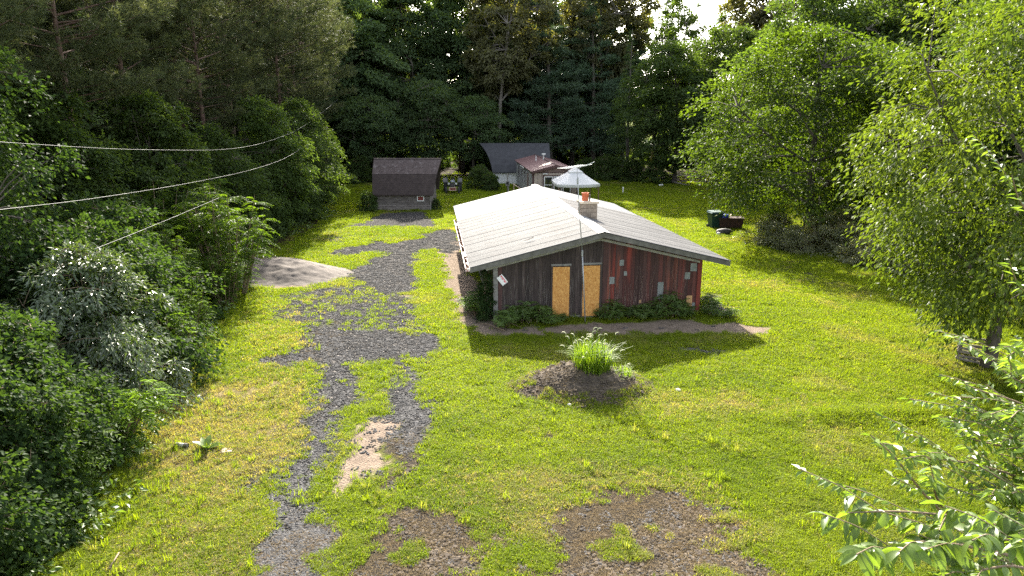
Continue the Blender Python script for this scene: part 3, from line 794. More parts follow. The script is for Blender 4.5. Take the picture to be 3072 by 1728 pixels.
# a fallen twig on the roof
tq = G(1585 / K, 722 / K, 2.95)
tw = MB(); p0 = tq + np.array([0, 0, .03])
tw.tube([p0 + [-.2, -.05, -.02], p0 + [0, 0, .02], p0 + [.1, .02, .06], p0 + [.22, .05, .1]], [.006, .012, .012, .008], 5); tw.tube([p0 + [.1, .02, .06], p0 + [.2, .1, .12]], .006, 4)
tag(tw.build('fallen_twig', M['twig']), 'thin dark twig lying on the left slope of the metal roof', 'twig')

# dead vines climbing the front wall
M['vine_dry'] = pm('vine_dry', (.16, .11, .09), (.3, .21, .17), 12, .9)
def wall_vine(us, seed):
    r = random.Random(seed); m = MB()
    for u0, h in us:
        pts = []; u = u0; z = .1
        while z < h:
            pts.append((u, -.022 - r.random() * .008, z)); u += r.uniform(-.045, .045); z += .14
        if len(pts) > 2: m.tube(pts, np.linspace(.0065, .003, len(pts)), 4, False)
    return m
v1_ = wall_vine([(random.uniform(.4, 3.7), random.uniform(.8, 2.3)) for _ in range(34)] + [(random.uniform(1.3, 1.9), 1.2) for _ in range(6)], 4)
o = v1_.build('dry_vine', M['vine_dry']); o.location = HO; o.rotation_euler = (0, 0, YAW)
tag(o, 'bare reddish vine stems climbing the red half of the front wall', 'vine')
v2_ = wall_vine([(random.uniform(-3.9, -2.0), random.uniform(.8, 2.0)) for _ in range(26)] + [(-1.12, 2.2), (-1.15, 2.0)], 5)
o = v2_.build('dry_vine', M['bark_grey']); o.location = HO; o.rotation_euler = (0, 0, YAW)
tag(o, 'bare grey vine stems climbing the dark half of the front wall', 'vine')

# ------------------------------------------------------------------ brown gambrel shed
M['shingle'] = pm('shingle_brown', (.055, .04, .037), (.095, .072, .068), 3, .95, .5, (1, 1, 1), rand=.0, c3=(.17, .145, .14), c3scale=2.6, c3lo=.58, c3hi=.75)
M['shingle_dark'] = pm('shingle_brown_dark', (.04, .029, .027), (.068, .05, .046), 3, .95, .5)
M['slate'] = pm('roof_slate', (.04, .039, .042), (.065, .064, .068), 2, .9, .4)
M['siding'] = pm('siding_old', (.075, .06, .055), (.24, .21, .19), 5, .95, .5, (.5, 3, 3), rand=.3)
M['white_paint'] = pm('white_paint', (.6, .59, .56), (.74, .73, .7), 8, .7)
M['red_board'] = pm('red_board', (.14, .03, .028), (.2, .05, .04), 8, .85)
M['dark'] = pm('dark_interior', (.02, .018, .016), None, 4, .9)
def rows_roof(segs, mat, parent, tab=.3, lip=.012, exp=.16):
    """shingle courses joined in one part; segs: list of (p00,p10,p01,p11) lower-left, lower-right, upper-left, upper-right"""
    m = MB(); r = random.Random(8)
    for a, b, c, d in segs:
        a, b, c, d = map(np.array, (a, b, c, d)); h = np.linalg.norm(c - a); k = int(h / exp)
        nrm = unit(np.cross(b - a, c - a))
        for i in range(k):
            t0, t1 = i / k, min((i + 1.25) / k, 1)
            l0, r0, l1, r1 = a + (c - a) * t0, b + (d - b) * t0, a + (c - a) * t1, b + (d - b) * t1
            nt = int(np.linalg.norm(r0 - l0) / tab); off = .5 * (i % 2)
            for j in range(nt + 1):
                s0 = max(0, (j - off) / nt); s1 = min(1, (j + 1 - off - .03) / nt)
                if s1 <= s0: continue
                lf = nrm * (lip + r.uniform(-.003, .006)); up = nrm * .002
                m.add([l0 + (r0 - l0) * s0 + lf, l0 + (r0 - l0) * s1 + lf, l1 + (r1 - l1) * s1 + up, l1 + (r1 - l1) * s0 + up, l0 + (r0 - l0) * s0, l0 + (r0 - l0) * s1], (), [(0, 1, 2, 3), (4, 5, 1, 0)])
    return m
SX, SY = -9.0, 57.6
shed = thing('shed', 'small brown gambrel roofed shed with weathered lap siding beyond the gravel', 'shed', (SX, SY, 0))
x0, x1 = -2.35, 2.25; D = 4.3
for k in range(9):
    z0 = .03 + k * .165; m = MB()
    m.hexa([(x0, -.035, z0), (x1, -.035, z0), (x1, .02, z0), (x0, .02, z0), (x0, -.012, z0 + .172), (x1, -.012, z0 + .172), (x1, .02, z0 + .172), (x0, .02, z0 + .172)])
    m.build('siding_board', M['siding'], shed)
wl = MB(); wl.box(x0, x1, .025, .1, 0, 1.55); wl.box(x0, x1, D - .1, D, 0, 1.55)
for xx in (x0, x1 - .08):
    for a, b, za, zb in ((.1, .9, 1.5, 2.8), (.9, D / 2, 2.8, 3.95), (D / 2, D - .9, 3.95, 2.8), (D - .9, D - .1, 2.8, 1.5)):
        wl.hexa([(xx, a, 0), (xx + .08, a, 0), (xx + .08, b, 0), (xx, b, 0), (xx, a, za), (xx + .08, a, za), (xx + .08, b, zb), (xx, b, zb)])
wl.build('wall', M['siding'], shed)
for xx in (x0 - .02, x1 - .06): MB().box(xx, xx + .09, -.06, -.036, .02, 1.45).build('corner_board', M['trim_grey'], shed)
wx = 1.42
wn = MB(); wn.box(wx - .29, wx + .29, -.075, -.04, .8, .87); wn.box(wx - .29, wx + .29, -.075, -.04, 1.18, 1.24); wn.box(wx - .29, wx - .22, -.075, -.04, .872, 1.178); wn.box(wx + .22, wx + .29, -.075, -.04, .872, 1.178)
wn_ = wn.build('window_frame', M['white_paint'], shed); MB().box(wx - .218, wx + .218, -.055, -.038, .872, 1.178).build('shutter', M['red_board'], wn_)
ze, zb_, zr_ = 1.36, 2.96, 4.12
ya, yb, yc = -.3, .5, D / 2
EL, ER, BL, BR_, RL, RR = -2.5, 2.5, -2.6, 2.75, -2.72, 3.0
deck = MB()
for s in (0, 1):
    f_ = (lambda y: y) if s == 0 else (lambda y: D - y)
    for (y0, z0, l0, r0_, y1, z1, l1, r1_) in ((ya, ze, EL, ER, yb, zb_, BL, BR_), (yb, zb_, BL, BR_, yc, zr_, RL, RR)):
        deck.hexa([(l0, f_(y0), z0 - .08), (r0_, f_(y0), z0 - .08), (r1_, f_(y1), z1 - .08), (l1, f_(y1), z1 - .08), (l0, f_(y0), z0), (r0_, f_(y0), z0), (r1_, f_(y1), z1), (l1, f_(y1), z1)])
deck.build('roof', M['shingle_dark'], shed)
tag(rows_roof([((EL, ya - .02, ze), (ER, ya - .02, ze), (BL, yb - .02, zb_), (BR_, yb - .02, zb_))], M['shingle_dark'], shed).build('shingles', M['shingle_dark'], shed), kind='stuff')
tag(rows_roof([((BL, yb - .02, zb_ + .02), (BR_, yb - .02, zb_ + .02), (RL, yc, zr_ + .02), (RR, yc, zr_ + .02))], M['shingle'], shed).build('shingles', M['shingle'], shed), kind='stuff')
MB().hexa([(RL - .01, yc - .1, zr_ - .0), (RR + .01, yc - .1, zr_ - .0), (RR + .01, yc + .1, zr_), (RL - .01, yc + .1, zr_), (RL - .01, yc - .03, zr_ + .06), (RR + .01, yc - .03, zr_ + .06), (RR + .01, yc + .03, zr_ + .06), (RL - .01, yc + .03, zr_ + .06)]).build('ridge_cap', M['shingle'], shed)

# ------------------------------------------------------------------ gothic barn
barn = thing('barn', 'low barn with a curved dark slate coloured roof and white siding behind the trailer', 'barn', (0, 79.5, 0))
BXL, BXR = -2.1, 4.2
for k in range(10):
    z0 = .0 + k * .16; MB().hexa([(BXL, -.03, z0), (BXR, -.03, z0), (BXR, .02, z0), (BXL, .02, z0), (BXL, -.012, z0 + .158), (BXR, -.012, z0 + .158), (BXR, .02, z0 + .158), (BXL, .02, z0 + .158)]).build('siding_board', M['white_paint'], barn)
bd_ = 7.4; prof = [(-.35, 1.38), (.05, 2.15), (.6, 2.85), (1.4, 3.5), (2.4, 4.0), (3.7, 4.42)]
full = prof + [(bd_ - y, z) for y, z in prof[-2::-1]]
lx = [-2.2, -2.35, -2.6, -2.95, -3.35, -3.85]; lx = lx + lx[-2::-1]
rm = MB(); vv = []
for (y, z), x in zip(full, lx): vv += [(x, y, z), (4.35, y, z), (x, y, z - .1), (4.35, y, z - .1)]
fq = []
for i in range(len(full) - 1):
    a = i * 4; b = a + 4
    fq += [(a, a + 1, b + 1, b), (a + 2, b + 2, b + 3, a + 3), (a, b, b + 2, a + 2), (a + 1, a + 3, b + 3, b + 1)]
fq += [(0, 2, 3, 1)]
rm.add(vv, (), fq); rm.build('roof', M['slate'], barn, False)
wm = MB()
for xx in (BXL + .02, BXR - .1):
    for i in range(len(full) - 1):
        (y0, z0), (y1, z1) = full[i], full[i + 1]; y0 = min(max(y0, .03), bd_ - .03); y1 = min(max(y1, .03), bd_ - .03)
        if y1 - y0 < .01: continue
        wm.hexa([(xx, y0, 0), (xx + .08, y0, 0), (xx + .08, y1, 0), (xx, y1, 0), (xx, y0, z0 - .12), (xx + .08, y0, z0 - .12), (xx + .08, y1, z1 - .12), (xx, y1, z1 - .12)])
wm.build('wall', M['board_grey'], barn)
MB().box(BXL, BXR, .025, .1, 0, 1.6).build('wall', M['white_paint'], barn)

# ------------------------------------------------------------------ mobile home
M['trailer_tan'] = pm('trailer_tan', (.3, .24, .2), (.37, .3, .25), 3, .7, rand=.05)
M['trailer_grey'] = pm('trailer_grey', (.25, .25, .24), (.31, .31, .3), 3, .7, rand=.05)
M['trailer_roof'] = pm('trailer_roof', (.13, .065, .06), (.18, .095, .088), 2, .55, .1)
M['trailer_brown'] = pm('trailer_brown', (.06, .028, .024), (.09, .045, .04), 4, .7)
M['gable_brown'] = pm('gable_brown', (.14, .09, .08), (.19, .13, .11), 4, .75)
def glass(name, c):
    m, n, l, p, out = newmat(name); p.inputs['Base Color'].default_value = rgb(c); p.inputs['Roughness'].default_value = .08; p.inputs['Specular IOR Level'].default_value = .6; return m
M['glass'] = glass('window_glass', (.018, .02, .022))
trl = thing('trailer', 'tan mobile home with brown metal roof and white framed front windows', 'mobile home', (3.9, 62.5, 0), math.radians(5.4))
TW, TL, TZ = 2.03, 14.8, 2.75
np_ = 12
for k in range(np_):
    a = -TW + .1 + k * (2 * TW - .2) / np_; b = a + (2 * TW - .2) / np_ - .012
    MB().box(a, b, -.012, .03, .35, TZ - .05).build('wall_panel', M['trailer_tan'], trl)
nl_ = 16
for k in range(nl_):
    a = .1 + k * (TL - .2) / nl_; b = a + (TL - .2) / nl_ - .014
    MB().box(-TW - .012, -TW + .03, a, b, .35, TZ - .05).build('wall_panel', M['trailer_grey'] if k != 2 else M['trailer_tan'], trl)
MB().box(TW - .03, TW, .1, TL - .1, .35, TZ - .05).build('wall', M['trailer_tan'], trl)
MB().box(-TW + .031, TW - .031, TL - .04, TL, .35, TZ - .05).build('wall', M['trailer_grey'], trl)
MB().box(-TW + .031, TW - .031, .031, .08, .33, TZ + .1).build('wall', M['dark'], trl)
sk_ = MB(); sk_.box(-TW + .02, TW - .02, .02, .06, 0, .345); sk_.box(-TW + .02, -TW + .06, .061, TL, 0, .345); sk_.build('skirt', M['dark'], trl)
for s in (-1, 1): MB().box(s * TW - .07, s * TW + .07, -.03, .1, .3, TZ).build('corner_trim', M['trailer_brown'], trl)
rz = 3.42
for s in (-1, 1):
    a, b = sorted((0, s * (TW + .2))); za = lambda u: rz - (rz - 2.86) * abs(u) / (TW + .2)
    nr_ = 8
    for k in range(nr_):
        y0 = -.35 + k * (TL + .6) / nr_; y1 = y0 + (TL + .6) / nr_ - .01
        MB().hexa([(a, y0, za(a) - .04), (b, y0, za(b) - .04), (b, y1, za(b) - .04), (a, y1, za(a) - .04), (a, y0, za(a)), (b, y0, za(b)), (b, y1, za(b)), (a, y1, za(a))]).build('roof_panel', M['trailer_roof'], trl)
    MB().hexa([(a, -.4, za(a) - .2), (b, -.4, za(b) - .2), (b, -.352, za(b) - .2), (a, -.352, za(a) - .2), (a, -.4, za(a) + .02), (b, -.4, za(b) + .02), (b, -.352, za(b) + .02), (a, -.352, za(a) + .02)]).build('fascia', M['trailer_brown'], trl)
MB().box(-.09, .09, -.36, TL + .26, rz + .002, rz + .03).build('ridge_cap', M['trailer_brown'], trl)
gb = MB(); gb.add([(-TW + .1, -.02, TZ + .03), (TW - .1, -.02, TZ + .03), (0, -.02, rz - .12), (-TW + .1, .03, TZ + .03), (TW - .1, .03, TZ + .03), (0, .03, rz - .12)], [(0, 1, 2), (3, 5, 4)], [(0, 3, 4, 1), (1, 4, 5, 2), (2, 5, 3, 0)]); gb.build('gable', M['gable_brown'], trl)
MB().box(-TW + .08, TW - .08, -.035, .028, TZ - .045, TZ + .025).build('gable_trim', M['trailer_brown'], trl)
def framed_window(x0, x1, z0, z1, parent, bars=(), y=-.03):
    m = MB(); t = .075
    m.box(x0, x1, y - .03, y + .01, z0, z0 + t); m.box(x0, x1, y - .03, y + .01, z1 - t, z1); m.box(x0, x0 + t, y - .03, y + .01, z0 + t, z1 - t); m.box(x1 - t, x1, y - .03, y + .01, z0 + t, z1 - t)
    for b in bars: m.box(x0 + t, x1 - t, y - .025, y + .008, b - .03, b + .03)
    w = m.build('window', M['white_paint'], parent)
    zz_ = [z0 + t] + [b for b in bars] + [z1 - t]
    for a, b in zip(zz_[:-1], zz_[1:]): MB().box(x0 + t + .002, x1 - t - .002, y - .012, y + .006, a + .03, b - .03).build('pane', M['glass'], w)
    return w
MB().box(-1.18, 1.45, -.022, .0, .62, 2.5).build('window_surround', M['trailer_brown'], trl)
framed_window(-1.05, -.25, .7, 2.4, trl, (1.65,)); framed_window(-.17, .57, .7, 2.4, trl, (1.65,)); framed_window(.65, 1.37, .7, 2.4, trl, (1.65,))
lg = MB().box(-1.15, -.75, -.16, -.036, 2.6, 2.68).build('light_fixture', M['white_paint'], trl)
for y0, y1, z0, z1 in ((11.6, 12.4, 1.3, 2.35), (8.9, 9.3, 1.0, 2.3), (6.2, 7.0, 1.3, 2.3)):
    w = MB().box(-TW - .045, -TW - .013, y0, y1, z0, z1).build('window', M['trailer_brown'], trl); MB().box(-TW - .055, -TW - .046, y0 + .07, y1 - .07, z0 + .07, z1 - .07).build('pane', M['glass'], w)
dr = MB().box(-TW - .05, -TW - .013, 1.5, 2.4, .4, 2.42).build('door', M['trailer_grey'], trl); MB().box(-TW - .07, -TW - .052, 2.25, 2.32, 1.35, 1.45).build('handle', M['white_paint'], dr)
MB().box(-TW - .045, -TW - .013, 3.3, 4.3, .45, 2.4).build('door', M['gable_brown'], trl)
MB().box(-TW - .25, -TW - .21, 5.4, 8.8, 2.7, 2.78).build('gutter', M['white_paint'], trl)
MB().tube([(-.75, 8.0, 3.1), (-.75, 8.0, 3.75)], .05, 8).build('vent_pipe', M['white_paint'], trl)
vp = MB().tube([(-.1, 7.2, 3.3), (-.1, 7.2, 3.85)], .06, 8).build('vent_pipe', M['white_paint'], trl); MB().lathe([(.06, 3.86), (.2, 3.87), (.2, 4.0), (.0, 4.02)], 12, (-.1, 7.2, 0)).build('vent_cap', M['white_paint'], vp)

# ------------------------------------------------------------------ canopy
M['canvas'] = pm('canvas', (.5, .49, .47), (.58, .57, .55), 1.2, .8, .15)
M['canopy_leg'] = pm('canopy_leg', (.13, .075, .05), (.2, .12, .08), 8, .7)
can = thing('gazebo', 'off white canvas canopy with two tier roof on brown legs', 'canopy', (5.35, 59.2, 0), math.radians(4))
hx, hy, z1_, z2_ = 1.75, 2.0, 2.24, 3.12
m = MB(); n_ = 10; vv = []; 
for t in np.linspace(0, 1, 7):
    sx = hx + (.42 - hx) * t; sy = hy + (.48 - hy) * t; z = z1_ + (z2_ - z1_) * t - .03 * math.sin(math.pi * t)
    rg = [(-sx, -sy), (sx, -sy), (sx, sy), (-sx, sy)]
    for i in range(4):
        a, b = np.array(rg[i]), np.array(rg[(i + 1) % 4])
        for q in range(4):
            p = a + (b - a) * q / 4; vv.append((p[0], p[1], z - (.06 * math.sin(math.pi * q / 4) * (1 - t))))
ff = [(i * 16 + j, i * 16 + (j + 1) % 16, (i + 1) * 16 + (j + 1) % 16, (i + 1) * 16 + j) for i in range(6) for j in range(16)]
m.add(vv, (), ff); m.build('canopy_roof', M['canvas'], can, True)
m = MB(); vv = []
for z_, o_s in ((0, 1.0), (-.1, 1.012), (-.24, 1.0)):
    rg = [(-hx, -hy), (hx, -hy), (hx, hy), (-hx, hy)]
    for i in range(4):
        a, b = np.array(rg[i]), np.array(rg[(i + 1) % 4])
        for q in range(4):
            p = (a + (b - a) * q / 4) * o_s; vv.append((p[0], p[1], z1_ + z_ - (.05 + .02 * random.random()) * math.sin(math.pi * q / 4)))
m.add(vv, (), [(i * 16 + j, i * 16 + (j + 1) % 16, (i + 1) * 16 + (j + 1) % 16, (i + 1) * 16 + j) for i in range(2) for j in range(16)]); m.build('valance', M['canvas'], can, True)
m = MB(); m.add([(-.55, -.62, 3.12), (.55, -.62, 3.12), (.55, .62, 3.12), (-.55, .62, 3.12), (-.06, -.06, 3.42), (.06, -.06, 3.42), (.06, .06, 3.42), (-.06, .06, 3.42), (-.57, -.64, 3.02), (.57, -.64, 3.02), (.57, .64, 3.02), (-.57, .64, 3.02)], (), [(0, 1, 5, 4), (1, 2, 6, 5), (2, 3, 7, 6), (3, 0, 4, 7), (4, 5, 6, 7), (8, 9, 1, 0), (9, 10, 2, 1), (10, 11, 3, 2), (11, 8, 0, 3)]); m.build('top_tier', M['canvas'], can)
for sx in (-1, 1):
    for sy in (-1, 1):
        m = MB().box(sx * 1.66 - .04, sx * 1.66 + .04, sy * 1.9 - .04, sy * 1.9 + .04, 0, 2.2); m.bar((sx * 1.66, sy * 1.9 - sy * .042, 1.75), (sx * 1.66, sy * 1.5, 2.1), .04, .04); m.bar((sx * (1.66 - .042), sy * 1.9, 1.75), (sx * 1.25, sy * 1.9, 2.1), .04, .04)
        m.build('leg', M['canopy_leg'], can)

# ------------------------------------------------------------------ tractor
M['tyre'] = pm('tyre', (.015, .015, .016), (.04, .038, .036), 8, .9)
M['tractor_blue'] = pm('tractor_hood', (.16, .185, .22), (.1, .12, .15), 5, .45)
M['tractor_grey'] = pm('tractor_fender', (.05, .048, .045), (.12, .115, .105), 5, .7)
M['tractor_dark'] = pm('tractor_dark', (.025, .022, .022), (.06, .05, .05), 6, .7)
M['lamp'] = pm('lamp_glass', (.6, .6, .58), None, 5, .15)
M['wood_pale'] = pm('wood_pale', (.5, .36, .26), (.62, .48, .36), 6, .8)
tr = thing('tractor', 'old tractor with grey blue hood parked facing the house beside the brown shed', 'tractor', (-6.0, 70.5, 0), math.radians(4))
def wheel(x, y, rad, wid, parent, lug=True):
    m = MB(); h = wid / 2; m.lathe([(rad * .55, -h * .8), (rad * .85, -h), (rad * .97, -h * .75), (rad, 0), (rad * .97, h * .75), (rad * .85, h), (rad * .55, h * .8)], 20, axis='x')
    if lug:
        for a in np.arange(0, 6.283, 6.283 / 16):
            for s in (-1, 1):
                c = np.array([s * h * .45, math.cos(a) * rad, math.sin(a) * rad]); d = np.array([0, -math.sin(a), math.cos(a)])
                m.bar(c - np.array([s * h * .4, 0, 0]) - d * .05, c + np.array([s * h * .4, 0, 0]) + d * .05, .05, .05, (0, math.cos(a), math.sin(a)))
    w = m.build('wheel', M['tyre'], parent, False, (x, y, rad))
    MB().lathe([(.05, h * .5), (rad * .2, h * .55), (rad * .3, h * .2), (rad * .56, h * .45), (rad * .56, -h * .45), (rad * .3, -h * .2), (rad * .2, -h * .55), (.05, -h * .5)], 16, axis='x').build('rim', M['tractor_grey'], w)
for s in (-1, 1):
    wheel(s * .75, .9, .66, .34, tr); wheel(s * .62, -1.0, .36, .2, tr, False)
    m = MB(); a = np.linspace(.2, 2.6, 10)
    for i in range(9):
        p, q = a[i], a[i + 1]
        m.hexa([(s * .75 - .22, .9 + math.cos(p) * .74, .66 + math.sin(p) * .74), (s * .75 + .22, .9 + math.cos(p) * .74, .66 + math.sin(p) * .74), (s * .75 + .22, .9 + math.cos(q) * .74, .66 + math.sin(q) * .74), (s * .75 - .22, .9 + math.cos(q) * .74, .66 + math.sin(q) * .74)] + [(s * .75 - .22, .9 + math.cos(p) * .78, .66 + math.sin(p) * .78), (s * .75 + .22, .9 + math.cos(p) * .78, .66 + math.sin(p) * .78), (s * .75 + .22, .9 + math.cos(q) * .78, .66 + math.sin(q) * .78), (s * .75 - .22, .9 + math.cos(q) * .78, .66 + math.sin(q) * .78)])
    m.bar((s * .52, .3, .95), (s * .62, .75, 1.5), .05, .3); m.build('fender', M['tractor_grey'], tr)
    MB().lathe([(.0, -.1), (.09, -.09), (.1, 0), (.06, .08), (0, .09)], 12, (s * .36, -1.05, 1.05), 'y').build('headlight', M['lamp'], tr)
m = MB(); vv = []
for y in (-1.15, -.2, .35):
    hgt = 1.22 if y < -.5 else 1.3
    vv += [(-.24, y, .72), (-.25, y, 1.08), (-.17, y, hgt), (.17, y, hgt), (.25, y, 1.08), (.24, y, .72)]
m.add(vv, (), [(i * 6 + j, i * 6 + j + 1, (i + 1) * 6 + j + 1, (i + 1) * 6 + j) for i in range(2) for j in range(5)]); m.build('hood', M['tractor_blue'], tr)
gm_ = MB(); gm_.box(-.22, .22, -1.19, -1.152, .72, 1.16)
gr = gm_.build('grille', M['tractor_dark'], tr)
for k in range(6): MB().box(-.2 + k * .07, -.17 + k * .07, -1.21, -1.192, .75, 1.12).build('bar', M['tractor_grey'], gr)
bt = MB(); bt.box(-.24, .24, -1.1, .9, .42, .715); bt.box(-.78, .78, -1.05, -.95, .36, .46); bt.box(-.7, .7, .85, .95, .58, .74); bt.build('chassis', M['tractor_dark'], tr)
MB().tube([(-.33 if False else .1, .2, 1.3), (.1, .2, 1.62)], .03, 8).build('exhaust', M['tractor_dark'], tr)
sw = MB(); a = np.linspace(0, 6.283, 17); sw.tube(np.stack([np.cos(a) * .2, .62 + np.sin(a) * .14, 1.45 + np.sin(a) * .12], -1), .018, 6, False); sw.tube([(0, .35, 1.15), (0, .62, 1.45)], .02, 6); sw.build('steering_wheel', M['tractor_dark'], tr)
MB().lathe([(.02, 1.0), (.24, 1.02), (.27, 1.1), (.24, 1.08), (0, 1.05)], 12, (0, 1.15, 0)).build('seat', M['tractor_dark'], tr)
bx = MB(); bx.box(-.36, .36, -1.42, -1.38, .4, .46); bx.box(-.36, .36, -1.42, -1.38, .66, .72); bx.box(-.36, -.3, -1.42, -1.38, .462, .658); bx.box(.3, .36, -1.42, -1.38, .462, .658); bxo = bx.build('front_frame', M['wood_pale'], tr)
MB().box(-.299, .299, -1.41, -1.2, .462, .658).build('weight_box', M['red_board'], bxo)

# ------------------------------------------------------------------ small yard things
M['bin_green'] = pm('bin_green', (.006, .03, .022), (.012, .045, .034), 5, .5)
M['bin_lid'] = pm('bin_lid', (.03, .07, .065), (.045, .09, .085), 5, .4)
p = G(1797, 574); bin_ = thing('wheelie_bin', 'dark green wheeled rubbish bin with closed lid on the back lawn', 'bin', p, math.radians(8))
m = MB(); m.hexa([(-.33, -.33, .08), (.33, -.33, .08), (.33, .33, .08), (-.33, .33, .08), (-.41, -.42, 1.08), (.41, -.42, 1.08), (.41, .42, 1.08), (-.41, .42, 1.08)]); m.box(-.45, .45, -.46, .46, 1.05, 1.11); m.build('body', M['bin_green'], bin_)
m = MB(); m.hexa([(-.46, -.49, 1.112), (.46, -.49, 1.112), (.46, .47, 1.112), (-.46, .47, 1.112), (-.4, -.4, 1.2), (.4, -.4, 1.2), (.42, .45, 1.23), (-.42, .45, 1.23)]); m.build('lid', M['bin_lid'], bin_)
MB().tube([(-.35, .52, 1.04), (.35, .52, 1.04)], .025, 8).build('handle', M['bin_green'], bin_)
for s in (-1, 1): MB().lathe([(.02, -.04), (.13, -.04), (.13, .04), (.02, .04)], 14, (s * .38, .34, .13), 'x').build('wheel', M['tyre'], bin_)
M['rust'] = pm('rust', (.025, .016, .013), (.075, .034, .022), 6, .9, .3)
M['tarp_blue'] = pm('tarp_blue', (.02, .05, .3), (.05, .09, .42), 6, .5, .4)
p = G(1838, 578) + np.array([.1, .6, 0])
tub = thing('metal_tub', 'rusty dark oblong metal tub heaped with rubbish beside the green bin', 'tub', p, math.radians(-4))
m = MB(); a = [(-.75, -.4), (.75, -.4), (.75, .4), (-.75, .4)]; b = [(-.85, -.48), (.85, -.48), (.85, .48), (-.85, .48)]
for o_, (lo, hi) in enumerate(((0.12, .78),)):
    m.hexa([(x, y, lo) for x, y in a] + [(x, y, hi) for x, y in b])
m.box(-.88, .88, -.51, -.46, .74, .8); m.box(-.88, .88, .46, .51, .74, .8); m.box(-.88, -.83, -.46, .46, .74, .8); m.box(.83, .88, -.46, .46, .74, .8)
m.build('body', M['rust'], tub)
for s in (-1, 1): MB().box(s * .6 - .05, s * .6 + .05, -.35, .35, 0, .12).build('foot', M['rust'], tub)
def lump(seed, sx, sy, sz, k=3, amp=.25):
    import bmesh
    bm = bmesh.new(); bmesh.ops.create_icosphere(bm, subdivisions=k, radius=1); r = np.random.default_rng(seed); off = r.random(3) * 20
    v = np.array([x.co for x in bm.verts]); n_ = vnoise(v[:, 0] * 1.7 + off[0] + v[:, 2], v[:, 1] * 1.7 + off[1] - v[:, 2], seed, 3)
    v = v * (1 - amp + 2 * amp * n_)[:, None] * np.array([sx, sy, sz]); fcs = [[q.index for q in f.verts] for f in bm.faces]; bm.free()
    return v, np.array(fcs)
v, f_ = lump(4, .36, .3, .2, 3, .35)
tag(obj('blue_bag', mesh_np('blue_bag', v, [f_], M['tarp_blue'], None, True), None, p + np.array([-.45, -.05, .85])), 'crumpled blue plastic bag lying in the rusty tub', 'bag')
m = MB(); m.bar(p + [-.15, .1, .7], p + [.32, .2, 1.22], .11, .03); tag(m.build('plank', M['wood_pale']), 'pale wooden plank sticking out of the rusty tub', 'plank')
p2 = G(1822, 590); v, f_ = lump(6, .5, .3, .24, 3, .3)
tag(obj('rubbish_bag', mesh_np('rubbish_bag', v, [f_], M['tractor_dark'], None, True), None, p2 + np.array([0, 0, .18])), 'black rubbish bag slumped on the grass in front of the rusty tub', 'bag')
v, f_ = lump(9, .14, .1, .12, 2, .3)
tag(obj('white_jug', mesh_np('white_jug', v, [f_], M['white_paint'], None, True), None, G(1807, 592) + np.array([0, 0, .1])), 'small white plastic jug on the grass by the black rubbish bag', 'jug')

p = G(2432, 908); cr = thing('pallet_bin', 'grey slatted compost crate of old pallets beside the right tree trunk', 'crate', p + np.array([.3, .1, 0]), math.radians(-38), None, .82)
M['pallet'] = pm('pallet_wood', (.1, .085, .07), (.26, .22, .19), 6, .95, .4, (1, 1, 1), rand=.3)
for fx in range(4):
    for k in range(5):
        z0 = .05 + k * .16; w = .55; rr = random.uniform(-.02, .02)
        m = MB()
        if fx == 0: m.box(-w, w, -w - .025, -w, z0 + rr, z0 + .1 + rr)
        elif fx == 1: m.box(-w, w, w, w + .025, z0 + rr, z0 + .1 + rr)
        elif fx == 2: m.box(-w - .055, -w - .03, -w, w, z0 + rr, z0 + .1 + rr)
        else: m.box(w + .03, w + .055, -w, w, z0 + rr, z0 + .1 + rr)
        m.build('slat', M['pallet'], cr)
for sx in (-1, 1):
    for sy in (-1, 1): MB().box(sx * .52 - .03, sx * .52 + .03, sy * .5 - .045, sy * .5 + .045, 0, .88).build('post', M['pallet'], cr)

p = G(1567, 487); st = thing('white_post', 'short white pipe standing upright alone in the back lawn', 'post', p)
MB().lathe([(.06, 0), (.06, .5), (.075, .5), (.075, .62), (.05, .66), (0, .67)], 12).build('pipe', M['white_paint'], st)
MB().lathe([(.077, .42), (.085, .43), (.085, .47), (.077, .48)], 12).build('collar', M['white_paint'], st)
p = G(1664, 469); v, f_ = lump(12, .28, .2, .16, 2, .35)
tag(obj('white_bucket', mesh_np('white_bucket', v, [f_], M['white_paint'], None, True), None, p + np.array([0, 0, .12])), 'small piece of white litter at the far edge of the back lawn', 'litter')
m = MB(); a = G(1680, 462); b = G(1735, 469); m.tube([a + [0, 0, .35], (a + b) / 2 + [0, 0, .2], b + [0, 0, .1]], [.07, .09, .08], 8); m.tube([(a + b) / 2 + [0, 0, .2], (a + b) / 2 + [.9, .6, .5]], .04, 6)
tag(m.build('fallen_log', M['bark_grey'], None, True), 'fallen pale log lying along the far edge of the lawn', 'log')
m = MB(); a = G(1180, 438); b = G(1235, 436); m.tube([a + [0, 0, .25], (a + b) / 2 + [0, .3, .3], b + [0, 0, .3]], [.08, .1, .06], 8); m.tube([a + [.4, .1, .25], b + [-.2, .8, .5]], .05, 6)
tag(m.build('fallen_log', M['bark_grey'], None, True), 'fallen log among brush behind the old tractor', 'log')

